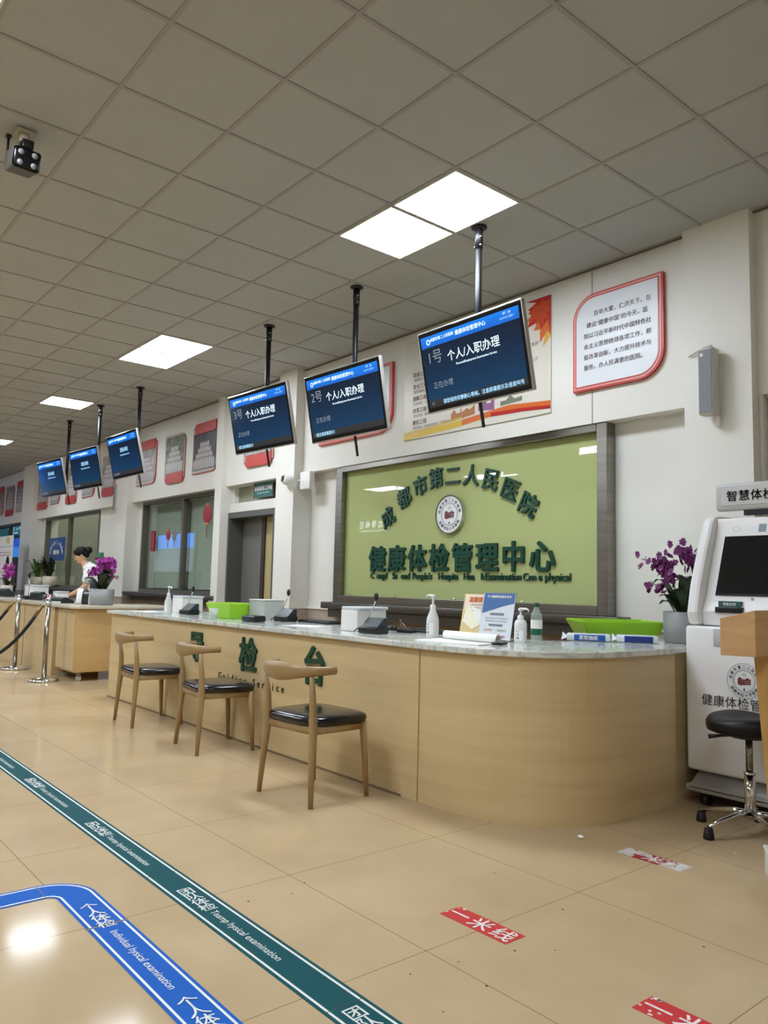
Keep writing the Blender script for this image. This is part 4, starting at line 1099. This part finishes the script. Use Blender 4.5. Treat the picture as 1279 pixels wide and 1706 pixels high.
# green dispenser on the wall behind the nurse
t = thing('wall_dispenser', "small green wedge notice box on the wall behind the nurse", 'box', (-14.10, RY, 1.44)); t.scale = (.65, .65, .65)
MB().prism([(-.14, -.16, 0), (-.14, 0, 0), (-.14, 0, .3), (-.14, -.07, .3)], (.28, 0, 0)).build('case', mat('dispenser_green', '#4a8a66', .4), t)
MB().m(mat('pale_green_panel', '#a8cdb4', .4)).poly([(-.1, -.147, .06), (.1, -.147, .06), (.1, -.11, .16), (-.1, -.11, .16)]).poly([(-.1, -.105, .18), (.1, -.105, .18), (.1, -.08, .26), (-.1, -.08, .26)]).build('front_label', None, t)

# blue notice on the second window
t = thing('window_notice', 'blue notice with an arch of white characters on the window behind the plants', 'notice', (-16.85, RY+.026, 1.76))
MB().box((-.55, -.003, -.24), (.55, 0, .24)).build('sheet', mat('notice_blue', '#27508c', .4), t)
L = MB().m(PAPER)
for k, ch in enumerate('成都市第二人民医院'):
    a = math.radians(170-k*20); L.text(ch, .085, Matrix.Translation((.4*math.cos(a), -.0045, -.1+.24*math.sin(a))) @ Matrix.Rotation(PI/2, 4, 'X') @ Matrix.Rotation((a-PI/2)*.6, 4, 'Z') @ Matrix.Translation((0, -.03, 0)), .03)
L.text('健康体检', .1, frontM(0, -.0045, -.1), .03); L.build('lettering', None, t)

# paper lanterns on the first window
LAN = mat('lantern_red', '#9c2a3c', .5)
def lantern(x, z, r, label):
    t = thing('paper_lantern', label, 'lantern', (x, RY-.0, z))
    MB().ball((0, -.02, 0), (r, .02, r*1.05), 18).build('shade', LAN, t)
    MB().box((-r*.45, -.03, r*.95), (r*.45, -.01, r*1.15)).box((-r*.45, -.03, -r*1.15), (r*.45, -.01, -r*.95)).build('cap', mat('lantern_gold', '#a8843c', .4), t)
    MB().tube([(0, -.02, -r*1.1), (0, -.02, -r*2.6)], .006, 5).build('tassel', LAN, t)
lantern(-9.98, 2.11, .13, 'large flat red paper lantern on the right pane of the blind window')
lantern(-11.25, 1.86, .075, 'small flat red paper lantern on the left pane of the blind window')
tag(MB().box((-11.93, RY+.0, 1.62), (-11.83, RY+.02, 1.95), .03, 3).build('red_hanging', LAN), 'narrow red paper hanging near the left frame of the blind window', 'decoration')

# third window: lit information sign behind the glass and a banner stand
t = thing('lit_sign', 'teal lit sign with white characters behind the far left window', 'sign', (-22.4, 5.55, 2.27))
MB().box((-1.35, 0, 0), (1.35, .08, .38)).build('case', mat('sign_teal', '#0c3b48', .3, emit='#0f5a6e', es=.5), t)
MB().tube([(-1.1, .04, .37), (-1.1, .04, H-2.27-.003)], .02, 8).tube([(1.1, .04, .37), (1.1, .04, H-2.27-.003)], .02, 8).build('hanger', BLACKM, t)
MB().m(INKB).text('导诊护士站', .24, frontM(.3, -.003, .14), .02, 0, 1.3).text('Nurse Station', .1, frontM(.4, -.003, .03), .012).build('lettering', None, t)
t = thing('blue_screen', 'bright blue screen standing behind the far left window', 'screen', (-21.6, 5.5, 1.2))
MB().box((-.75, 0, .45), (.75, .05, 1.0)).build('case', BLACK, t); MB().box((-.72, -.004, .74), (.72, 0, .97)).build('upper_display', ink('scr_royal', '#1f55e0', .5), t); MB().box((-.72, -.004, .48), (.72, 0, .735)).build('lower_display', ink('scr_azure', '#2f8af0', .55), t)
MB().box((-.3, -.1, -1.2), (.3, .15, -1.17)).box((-.03, .01, -1.17), (.03, .04, .46)).build('stand', BLACK, t)
t = thing('banner_stand', 'white roll-up banner with a portrait standing behind the far counter', 'banner', (-17.75, 4.3, 0))
MB().box((-.62, -.06, 0), (.62, .06, .07), .01).build('base', STEEL, t)
MB().box((-.6, -.004, .07), (.6, .004, 2.02)).build('sheet', mat('banner_white', '#e9e2dc', .5), t)
L = MB()
L.m(mat('print_lemon', '#d8d27a', .5)).text('体检', .16, frontM(.2, -.006, 1.86), .02)
for k, (z, c) in enumerate(((1.78, '#9fb0ae'), (1.66, '#a88886'), (1.6, '#a88886'), (1.25, '#b9b0aa'), (.62, '#b9b0aa'), (.5, '#b9b0aa'))): L.m(mat(f'print_line_{c[1:]}', c, .5)).poly([(-.5, -.006, z), (.5, -.006, z), (.5, -.006, z+.02), (-.5, -.006, z+.02)])
L.m(mat('portrait_skin', '#e2b79c', .6)).poly([(.28+.13*math.cos(a), -.006, 1.38+.17*math.sin(a)) for a in [2*PI*k/18 for k in range(18)]])
L.m(HAIR).poly([(.28+.14*math.cos(a), -.007, 1.42+.17*math.sin(a)) for a in [PI*k/12 for k in range(13)]])
L.m(mat('portrait_pink', '#e3a9b2', .6)).poly([(-.02, -.0055, .95), (.58, -.0055, .95), (.42, -.0055, 1.22), (.14, -.0055, 1.22)])
L.build('banner_print', None, t, recalc=False)

# ------------------------------------------------------------------ rope posts
def rope_post(loc, label):
    t = thing('rope_post', label, 'barrier post', loc, 0, group='steel rope barrier posts')
    MB().lathe([(0, 0), (.155, 0), (.16, .012), (.15, .028), (.06, .04), (.03, .05), (0, .05)], n=32).build('base', CHROME, t)
    MB().tube([(0, 0, .045), (0, 0, .86)], .026, 16).build('pole', mat('satin_steel', '#a39c92', .22, 1.), t)
    MB().lathe([(0, .935), (.018, .93), (.026, .915), (.018, .9), (.03, .885), (.034, .87), (.034, .845), (.026, .84)], n=18).build('finial', CHROME, t)
    r_ = MB()
    for s_ in (-1, 1): r_.tube([(s_*.03*math.cos(a)+(-.035), s_*.012-.0+.03*math.sin(a)*0, .85+.03*math.sin(a)) for a in [2*PI*k/10 for k in range(11)]], .004, 6)
    r_.build('hook_ring', CHROME, t)
    return t
pA, pB = (-9.19, 2.72, 0), (-10.55, 2.76, 0); pC, pD = (-9.85, 1.45, 0), (-11.3, 1.55, 0)
p0 = rope_post(pA, 'steel rope post beside the wheeled cabinet of the far counter')
def cp(loc, lb):
    r = p0.copy(); col.objects.link(r); r.location = loc; r['label'] = lb
    for ch in list(p0.children):
        c = ch.copy(); col.objects.link(c); c.parent = r
cp(pB, 'steel rope post left of the one by the wheeled cabinet'); cp(pC, 'steel rope post out in the hall holding the other end of the near rope'); cp(pD, 'steel rope post out in the hall holding the other end of the far rope')
ROPE = mat('navy_velvet_rope', '#15131f', .8)
def rope(a, b, sag, label):
    A, B = Vector(a)+Vector((0, 0, .85)), Vector(b)+Vector((0, 0, .85)); d = (B-A).normalized()
    A += d*.06; B -= d*.06
    t = thing('barrier_rope', label, 'rope', (0, 0, 0))
    P = [A.lerp(B, k/20)-Vector((0, 0, sag*(1-(2*k/20-1)**2))) for k in range(21)]
    MB().tube(P[1:-1], .019, 10).build('rope_cord', ROPE, t)
    for s_ in ((0, 1), (20, 19)): MB().tube([P[s_[0]], P[s_[0]].lerp(P[s_[1]], 1.08)], .0195, 10).build('end_cap', mat('brass_cap', '#8a7a50', .3, .9), t)
rope(pA, pC, .62, 'dark navy velvet rope sagging from the post beside the wheeled cabinet'); rope(pB, pD, .55, 'dark navy velvet rope sagging from the second rope post')

# ------------------------------------------------------------------ nurse
def skin_body(name, verts, edges, radii, material, parent, root=0, sub=2):
    me = bpy.data.meshes.new(name); me.from_pydata(verts, edges, []); me.materials.append(material)
    o = bpy.data.objects.new(name, me); col.objects.link(o); o.parent = parent
    sk_ = o.modifiers.new('skin', 'SKIN'); sk_.use_smooth_shade = True
    for k, d in enumerate(me.skin_vertices[0].data):
        r = radii[k]; d.radius = r if isinstance(r, tuple) else (r, r)
    me.skin_vertices[0].data[root].use_root = True
    q = o.modifiers.new('sub', 'SUBSURF'); q.levels = q.render_levels = sub
    return o
nu = thing('person', 'woman in white short sleeved coat, black hair in a bun, bending over far counter', 'person', (-11.14, 3.97, 0), math.radians(246)); nu.scale = (.965, .965, .965)
# local +X is where she faces after the turn; built facing +X, standing behind the counter
V = [(0, 0, .92), (.02, 0, 1.08), (.09, 0, 1.25), (.15, 0, 1.355), (.20, 0, 1.415), (.255, 0, 1.47), (.27, 0, 1.53)]
Rr = [(.11, .135), (.09, .115), (.085, .135), (.055, .09), (.045, .046), (.055, .058), (.06, .065)]
E = [(0, 1), (1, 2), (2, 3), (3, 4), (4, 5), (5, 6)]
def add(p, r, frm):
    V.append(p); Rr.append(r); E.append((frm, len(V)-1)); return len(V)-1
for s_ in (-1, 1):
    sh = add((.12, s_*.165, 1.33), .055, 3); el = add((.17 if s_ > 0 else .16, s_*.215, 1.08), .042, sh)
    wr = add((.36, s_*.17, .965), .028, el); pa = add((.42, s_*.16, .94), .026, wr); 
    for f_ in range(4):
        k1 = add((.455, s_*.16+(f_-1.5)*.017, .928), .0085, pa); k2 = add((.49-.004*abs(f_-1.5), s_*.16+(f_-1.5)*.019, .906), .0075, k1)
    th = add((.435, s_*.16-s_*.035, .925), .009, pa)
    hp = add((0, s_*.09, .84), .085, 0); kn = add((.02, s_*.095, .48), .058, hp); an = add((-.01, s_*.095, .09), .036, kn); toe = add((.12, s_*.1, .035), .035, an)
body = skin_body('body', V, E, Rr, SKIN, nu, 0)
hd_ = MB().ball((.275, 0, 1.535), (.088, .07, .112), 18)
hd_.ball((.357, 0, 1.512), (.015, .010, .015), 8); hd_.ball((.354, 0, 1.53), (.008, .008, .02), 8); hd_.ball((.325, 0, 1.455), (.027, .032, .024), 10)
HM = Matrix.Translation((.275, 0, 1.53)) @ Matrix.Rotation(math.radians(22), 4, 'Y') @ Matrix.Translation((-.275, 0, -1.53))
for v in hd_.bm.verts: v.co = HM @ v.co
hd_.build('head', SKIN, nu)
LIPS = mat('lips', '#b5595a', .5)
for nm, c_, r_, m_ in [('eye', (.347, -.03, 1.545), (.008, .013, .006), HAIR), ('eye', (.347, .03, 1.545), (.008, .013, .006), HAIR), ('eyebrow', (.350, -.03, 1.563), (.008, .019, .004), HAIR), ('eyebrow', (.350, .03, 1.563), (.008, .019, .004), HAIR), ('lips', (.349, 0, 1.478), (.009, .02, .006), LIPS)]:
    fx = MB().ball(c_, r_, 8)
    for v in fx.bm.verts: v.co = HM @ v.co
    fx.build(nm, m_, nu)
for s_ in (-1, 1):
    er = MB().ball((.255, s_*.071, 1.525), (.02, .009, .03), 8)
    for v in er.bm.verts: v.co = HM @ v.co
    er.build('ear', SKIN, nu)
hr = MB().ball((.255, 0, 1.575), (.1, .083, .095), 18).ball((.2, 0, 1.54), (.055, .07, .07), 14).ball((.145, 0, 1.575), (.056, .058, .056), 14).ball((.305, 0, 1.612), (.05, .062, .036), 12)
for v in hr.bm.verts: v.co = HM @ v.co
hr.build('hair', HAIR, nu)
CV = [(0, 0, .80), (0, 0, .95), (.025, 0, 1.1), (.085, 0, 1.25), (.135, 0, 1.345), (.17, 0, 1.395), (.2, 0, 1.435)]
CR = [(.17, .2), (.15, .18), (.14, .165), (.145, .2), (.115, .16), (.08, .095), (.062, .062)]
CE = [(0, 1), (1, 2), (2, 3), (3, 4), (4, 5), (5, 6)]
for s_ in (-1, 1):
    CV += [(.12, s_*.17, 1.33), (.15, s_*.20, 1.2), (.165, s_*.213, 1.12)]; CR += [.08, .074, .07]; b0 = len(CV)-3; CE += [(4, b0), (b0, b0+1), (b0+1, b0+2)]
skin_body('coat', CV, CE, CR, COAT, nu, 0)
TRO = skin_body('trousers', [(0, 0, .85), (0, .095, .78), (0, -.095, .78), (.02, .095, .46), (.02, -.095, .46), (-.01, .095, .1), (-.01, -.095, .1)], [(0, 1), (0, 2), (1, 3), (2, 4), (3, 5), (4, 6)], [(.13, .16), .095, .095, .075, .075, .06, .06], COAT, nu, 0)
# arm badge on the sleeve turned to the hall
bd = MB().m(PAPER).box((.125, .262, 1.15), (.19, .274, 1.23)); bd.m(GT)
for k in range(3): bd.box((.13, .274, 1.16+k*.022), (.18, .2755, 1.172+k*.022))
bd.build('sleeve_badge', None, nu)

# ------------------------------------------------------------------ kiosk
kk = thing('self_service_kiosk', 'tall white self-service kiosk with black screen and 智慧体检 sign', 'kiosk', (-2.283, 4.115, 0))
KW = .66
KWH = noise_mat('kiosk_white', [(0, '#e0dfde'), (1, '#e6e5e4')], ns=2, rough=.3)
# local: x 0..KW, y 0 (front) .. .66
MB().box((0, .0, .19), (KW, .62, .975), .018, 3).build('cabinet', KWH, kk)
MB().prism([(.03, -.02, .10), (.03, .10, .10), (.03, .16, .20), (.03, .12, .20), (.03, -.0, .125), (.03, -.02, .125)], (KW-.06, 0, 0)).box((.03, .08, .1), (KW-.03, .6, .19)).box((0.0, -.02, .078), (KW, .62, .115), .01).build('plinth', mat('kiosk_grey', '#a3a09c', .4), kk)
for sx in (.08, KW-.08):
    for sy in (.06, .54): MB().tube([(sx-.02, sy, .035), (sx+.02, sy, .035)], .035, 12).box((sx-.025, sy-.025, .045), (sx+.025, sy+.025, .076)).build('caster', BLACK, kk)
# tilted head with side cheeks
prof = [(.03, .98), (.012, 1.05), (.05, 1.2), (.13, 1.4), (.20, 1.555), (.235, 1.6), (.30, 1.615), (.55, 1.615), (.60, 1.58), (.60, .98)]
for x0, x1 in ((0, .07), (KW-.07, KW)):
    MB().prism([(x0, y, z) for y, z in prof], (x1-x0, 0, 0)).build('side_cheek', KWH, kk, bevel=.02)
ip = [(.07, .98), (.055, 1.06), (.085, 1.11), (.245, 1.535), (.255, 1.59), (.55, 1.59), (.55, .98)]
MB().prism([(.07, y, z) for y, z in ip], (KW-.14, 0, 0)).build('head_panel', KWH, kk, bevel=.006)
# the screen lies on the sloping face
p0_, p1_ = Vector((0, .098, 1.145)), Vector((0, .225, 1.482)); sl = (p1_-p0_); n_s = Vector((0, -sl.z, sl.y)).normalized()
sq = lambda x0, x1, u0, u1, d: [Vector((x0, 0, 0))+p0_+sl*u0+n_s*d, Vector((x1, 0, 0))+p0_+sl*u0+n_s*d, Vector((x1, 0, 0))+p0_+sl*u1+n_s*d, Vector((x0, 0, 0))+p0_+sl*u1+n_s*d]
MB().prism(sq(.132, KW-.09, 0, 1, .0), n_s*.006).build('screen_bezel', mat('kiosk_black', '#0b0c0e', .15), kk)
MB().prism(sq(.147, KW-.105, .04, .95, .006), n_s*.001).build('screen_glass', mat('kiosk_screen_off', '#121315', .08), kk)
pr_ = MB().m(mat('kiosk_print', '#9a9a98', .5))
for k in range(12):
    a = 2*PI*k/12; c = Vector((.19+.018*math.cos(a), 0, 0))+p0_+sl*(1.13+.045*math.sin(a))+n_s*.002; pr_.poly([c+Vector((-.002, 0, -.002)), c+Vector((.002, 0, -.002)), c+Vector((.002, 0, .002)), c+Vector((-.002, 0, .002))])
pr_.build('speaker_holes', None, kk, recalc=False)
MB().prism(sq(.315, .355, 1.07, 1.2, .001), n_s*.002).build('scanner_window', mat('scanner_blue_grey', '#8a9aa6', .2), kk)
MB().lathe([(0, 0), (.014, 0), (.014, -.004), (0, -.006)], (0, 0, 0), 14, M=Matrix.Translation(Vector((.385, 0, 0))+p0_+sl*1.13+n_s*.004) @ Matrix.Rotation(-PI/2-.36, 4, 'X')).build('camera_lens', BLACK, kk)
q_ = MB().m(mat('kiosk_print', '#9a9a98', .5)); lm_ = Vector((.34, 0, 0))+p0_-sl*.045+n_s*.002; q_.ball(lm_, (.009, .002, .009), 8); q_.build('maker_mark', None, kk)
# printer mouth
MB().box((.155, .04, 1.052), (.305, .09, 1.084), .003).build('printer_slot', mat('slot_black', '#0a0b0b', .3), kk)
t_ = MB().box((.165, .062, 1.083), (.29, .09, 1.116)).build('slot_label', mat('label_teal', '#2b5a56', .4), kk)
MB().m(PAPER).text('凭条打印', .018, frontM(.228, .0605, 1.093), .02).build('label_text', None, t_)
MB().box((.165, -.003, .87), (.50, .0, .965), .002).build('drawer_flap', mat('flap_grey', '#b4b4b4', .35), kk)
emblem(kk, frontM(.33, .0, .70), .095, False)
L = MB().m(BLACK)
for k, ch in enumerate('健康体检管理中心'): L.text(ch, .064, Matrix.Translation((.125+k*.066, -.0015, .556)) @ Matrix.Rotation(PI/2, 4, 'X') @ Matrix.Shear('XZ', 4, (0, 0)), .003)
L.build('script_lettering', None, kk)
sg = MB().box((.035, .30, 1.64), (KW-.02, .36, 1.80), .018, 3).build('sign_box', mat('sign_grey', '#b5b4b2', .4), kk)
MB().box((.075, .297, 1.672), (KW-.055, .301, 1.775)).build('sign_face', mat('sign_pale', '#c2c2c1', .4), sg)
MB().m(mat('matte_black_ink', '#050505', .9, spec=.1)).text('智慧体检', .066, frontM(.245, .2955, 1.70), .012, 0, 1.12).build('sign_lettering', None, sg)
MB().box((.2, .31, 1.61), (KW-.2, .35, 1.65)).build('sign_neck', BLACK, kk)

# ------------------------------------------------------------------ stool
so = thing('swivel_stool', 'black padded swivel stool with chrome star base before the kiosk', 'stool', (-1.815, 3.86, 0))
st = MB(); R0 = .195
st.lathe([(0, .48), (R0*.86, .48), (R0*.97, .488), (R0, .505), (R0*1.0, .53), (R0*.95, .55), (R0*.8, .56), (R0*.45, .555), (0, .55)], n=36)
for v in st.bm.verts:
    a = math.atan2(v.co.y, v.co.x); r_ = math.hypot(v.co.x, v.co.y)
    if v.co.z > .54: v.co.z += .012*(r_/R0)*math.cos(2*a+1.2)
st.build('seat', mat('black_vinyl', '#09090a', .45, spec=.3), so)
MB().lathe([(0, .46), (.09, .46), (.1, .48), (0, .48)], n=20).build('seat_plate', BLACK, so)
MB().tube([(0, 0, .29), (0, 0, .465)], .017, 16).build('gas_rod', mat('dull_steel', '#8f8d88', .25, 1.), so)
MB().tube([(0, 0, .075), (0, 0, .285)], .026, 18).lathe([(.028, .285), (.03, .292), (.018, .297)], n=16).build('column', CHROME, so)
MB().tube([(-.03, -.02, .468), (-.10, -.08, .46), (-.15, -.11, .452)], [.006, .006, .012], 8).build('lever', BLACK, so)
for k in range(5):
    a = math.radians(250+k*72); c, s_ = math.cos(a), math.sin(a)
    lg = MB().tube([(c*.015, s_*.015, .10), (c*.09, s_*.09, .098), (c*.18, s_*.18, .078), (c*.255, s_*.255, .055)], [(.02, .014), (.016, .012), (.013, .01), (.011, .009)], 10).build('leg', CHROME, so)
    MB().lathe([(0, 0), (.024, 0), (.026, .008), (.019, .05), (0, .052)], (c*.255, s_*.255, 0), 14).build('foot_glide', mat('dark_rubber', '#1a1214', .6), lg)

# ------------------------------------------------------------------ lectern and box
le = thing('lectern', 'honey oak lectern head and tapered column at the right edge of the photo', 'lectern', (-1.21, 2.635, 0))
# head: slim in x, long in y, its top falls away towards -x; the column stands back under it
MB().prism([(-.122, 0, .944), (0, 0, .947), (0, 0, 1.103), (-.122, 0, 1.071)], (0, .56, 0)).build('head', PODW, le, bevel=.002)
cl_ = MB()
top_ = [(-.06, .115), (-.008, .115), (-.008, .52), (-.06, .52)]; bot_ = [(-.045, .235), (-.008, .235), (-.008, .48), (-.045, .48)]
va = [cl_.bm.verts.new((x, y, .946)) for x, y in top_]; vb = [cl_.bm.verts.new((x, y, .02)) for x, y in bot_]
cl_._fin([cl_.bm.faces.new(va), cl_.bm.faces.new(vb)]+[cl_.bm.faces.new((va[k], va[(k+1) % 4], vb[(k+1) % 4], vb[k])) for k in range(4)])
cl_.build('column', PODW2, le)
MB().box((-.04, .2, 0), (.12, .52, .02), .004).build('foot', PODW2, le)
t = thing('storage_box', 'small white box on the floor at the right edge before the stool', 'box', (-1.425, 3.38, 0), .6)
MB().box((-.09, -.07, 0), (.09, .07, .1), .004).build('box_body', WPLAST, t); MB().box((-.094, -.074, .1), (.094, .074, .115), .005).build('lid', mat('lid_cream', '#dcdbd3', .4), t)

# ------------------------------------------------------------------ floor markings
TEALF = mat('teal_floor_film', '#114d53', .6, spec=.1); BLUEF = mat('blue_floor_film', '#195bb2', .6, spec=.1); WLINE = mat('white_floor_print', '#dfe3dd', .5)
t = thing('floor_strip', 'long teal floor strip with white edge lines reading 团队体检', 'floor marking', (0, 0, 0))
x0, x1, y0, y1 = -14., 1.5, 1.305, 1.447
MB().box((x0, y0, .0003), (x1, y1, .0012)).build('film', TEALF, t)
MB().box((x0, y0+.012, .0012), (x1, y0+.020, .0016)).box((x0, y1-.020, .0012), (x1, y1-.012, .0016)).build('edge_lines', WLINE, t)
jn = MB(); 
for k in range(-9, 2): jn.box((-2.98+k*1.2, y0, .0012), (-2.98+k*1.2+.003, y1, .0018))
jn.build('film_joint', mat('film_seam', '#2a3f40', .6), t)
L = MB().m(WLINE); z = .0018; x = -1.62-.0
starts = [-1.757, -2.79, -3.79, -4.80, -5.80, -6.8, -7.8, -8.8, -9.8, -.75, .25]
for s0 in starts:
    for k, ch in enumerate('团队体检'): L.text(ch, .064, floorM(s0+.05+k*.058, 1.376, z, PI/2), .008)
    L.text('Teamp hysical examination', .041, floorM(s0+.465, 1.361, z), .0, 0, 1.0)
L.build('lettering', None, t)

t = thing('floor_strip', 'blue floor strip with a rounded bend reading 个人体检', 'floor marking', (0, 0, 0))
def bend(ro, ri, w0, w1, b, zz, xr=1.5, yb=-1.2):
    pass
cxb, cyb = -2.965, .94
def ribbon(off0, off1, z0, z1, b):
    """closed band between two offsets measured inwards from the outer edge (0) to the inner edge (.137)"""
    R_o = .172
    A = [(cxb-(R_o-off0), -2.5)]+[(cxb+(R_o-off0)*math.cos(a), cyb+(R_o-off0)*math.sin(a)) for a in [PI-PI/2*k/14 for k in range(15)]]+[(1.5, cyb+R_o-off0)]
    B = [(cxb-(R_o-off1), -2.5)]+[(cxb+(R_o-off1)*math.cos(a), cyb+(R_o-off1)*math.sin(a)) for a in [PI-PI/2*k/14 for k in range(15)]]+[(1.5, cyb+R_o-off1)]
    for k in range(len(A)-1): b.poly([(*A[k], z1), (*B[k], z1), (*B[k+1], z1), (*A[k+1], z1)])
b = MB(); ribbon(0, .137, 0, .0012, b); b.build('film', BLUEF, t)
b = MB(); ribbon(.011, .019, 0, .0017, b); ribbon(.118, .126, 0, .0017, b); b.build('edge_lines', WLINE, t)
jn = MB().box((-2.665, .972, .0016), (-2.655, 1.115, .0021), M=None).box((-3.14, .945, .0016), (-2.995, .948, .0021)); jn.build('film_joint', mat('film_seam_brown', '#6f6a5c', .6), t)
L = MB().m(WLINE)
for s0 in (-2.862, -2.078, -1.29, -.5, .3):
    for k, ch in enumerate('个人体检'): L.text(ch, .064, floorM(s0+.05+k*.056, 1.043, .0022, PI/2), .008)
    L.text('Individual hysical examination', .04, floorM(s0+.49, 1.029, .0022), .0, 0, .98)
L.build('lettering', None, t)

def sticker(x, y, label, worn):
    t = thing('floor_sticker', label, 'floor marking', (x, y, 0), .02, group='red floor stickers')
    pk = worn
    rng = random.Random(int(worn*100)+3)
    m_ = RED
    if worn > .3:
        m_ = mat('worn_red_print', '#a02a30', .5)
        nd, ln, bb = nodes(m_)
        tc = nd.new('ShaderNodeTexCoord'); nz = nd.new('ShaderNodeTexNoise'); nz.inputs['Scale'].default_value = 22; nz.inputs['Detail'].default_value = 6
        ad = nd.new('ShaderNodeSeparateXYZ'); ln.new(tc.outputs['Object'], ad.inputs[0]); ab = nd.new('ShaderNodeMath'); ab.operation = 'ABSOLUTE'; ln.new(ad.outputs['X'], ab.inputs[0])
        mu = nd.new('ShaderNodeMath'); mu.operation = 'MULTIPLY_ADD'; mu.inputs[1].default_value = 1.9; ln.new(ab.outputs[0], mu.inputs[0]); ln.new(nz.outputs['Fac'], mu.inputs[2])
        r = ramp(nd, [(.60, '#96242a'), (.66, '#c9c3bd')]); ln.new(tc.outputs['Object'], nz.inputs['Vector']); ln.new(mu.outputs[0], r.inputs[0]); ln.new(r.outputs[0], bb.inputs['Base Color'])
    pts = [(-.152, -.05), (.15, -.05), (.152, .049), (-.148, .05)]
    MB().prism([(a, b, .0003) for a, b in pts], (0, 0, .0009)).build('film', m_, t)
    L = MB().m(mat('sticker_white', '#e6e2da', .5))
    for ch, xx in zip('一米线', (-.1, .0, .1)): L.text(ch, .088, floorM(xx, -.033, .0016), .012)
    L.build('lettering', None, t)
    cp_ = MB().m(mat('sticker_backing', '#d3cfc6', .6))
    spots = [(-.145, -.02, .006), (-.12, .043, .008), (-.14, .035, .005), (.14, -.035, .004)] if worn < .3 else [(-.13, .03, .02), (-.12, -.03, .014), (.13, .03, .018), (.13, -.03, .022), (.1, .035, .012)]
    if worn == .2: spots += [(-.1, -.045, .008), (-.085, -.02, .006), (-.128, .045, .011), (-.11, -.028, .006)]
    for a, b, r_ in spots: cp_.poly([(max(-.15, min(.15, a+r_*rng.uniform(.6, 1.3)*math.cos(2*PI*k/9))), max(-.049, min(.049, b+r_*rng.uniform(.5, 1.)*math.sin(2*PI*k/9))), .0019) for k in range(9)])
    cp_.build('scuffs', None, t, recalc=False)
sticker(-1.907, 2.062, 'red 一米线 floor sticker, the clean complete one in the middle', .1)
sticker(-1.907, 3.150, 'badly worn red floor sticker with most of its ink gone, nearest the stool', .9)
sticker(-1.137, 2.062, 'red floor sticker with chipped corner, nearest the viewer', .2)
# specks of dirt on the floor, one loose scatter
d = MB()
for k in range(14):
    x, y = random.uniform(-2.6, -1.2), random.uniform(1.5, 2.55); r_ = random.uniform(.002, .005)
    d.box((x-r_, y-r_*.5, 0), (x+r_, y+r_*.5, .0014), M=None)
o = d.build('dirt_specks', mat('speck_brown', '#4a3a26', .8)); o['kind'] = 'stuff'; o['label'] = 'dark specks of dirt scattered on the beige floor'; o['category'] = 'dirt'

# ------------------------------------------------------------------ across the hall: what the glass reflects
t = thing('hanging_sign', 'hanging lit sign reading 采血等候区, across the hall, reflected in the green board', 'sign', (-14.85, -2.0, 2.62), PI)
MB().box((-1.0, .0, -.17), (1.0, .06, .19), .004).build('case', mat('dark_blue_case', '#0e1c26', .4), t)
MB().m(ink('sign_glow', '#e8f4ff', 4.)).text('采血等候区', .2, frontM(0, -.004, -.02), .012, 0, 1.5).text('Blood Collection Waiting Area', .085, frontM(0, -.004, -.13), .01).build('lettering', None, t)
MB().tube([(-.8, .03, .18), (-.8, .03, H-2.62-.003)], .012, 8).tube([(.8, .03, .18), (.8, .03, H-2.62-.003)], .012, 8).build('hanger', BLACKM, t)
t = thing('video_wall', 'large lit blue screen across the hall, reflected in the blind window', 'screen', (-23.9, -.5, 2.05), PI)
MB().box((-2., .0, -.65), (2., .1, .65), .004).build('case', BLACK, t)
MB().box((-1.95, -.004, .15), (1.95, 0, .6)).build('upper_display', ink('wall_azure', '#4a90ff', 2.2), t)
MB().box((-1.95, -.004, -.6), (1.95, 0, .15)).build('lower_display', ink('wall_grey', '#8a96a8', 1.1), t)
MB().tube([(-1.5, .05, .64), (-1.5, .05, H-2.05-.003)], .02, 8).tube([(1.5, .05, .64), (1.5, .05, H-2.05-.003)], .02, 8).build('hanger', BLACKM, t)
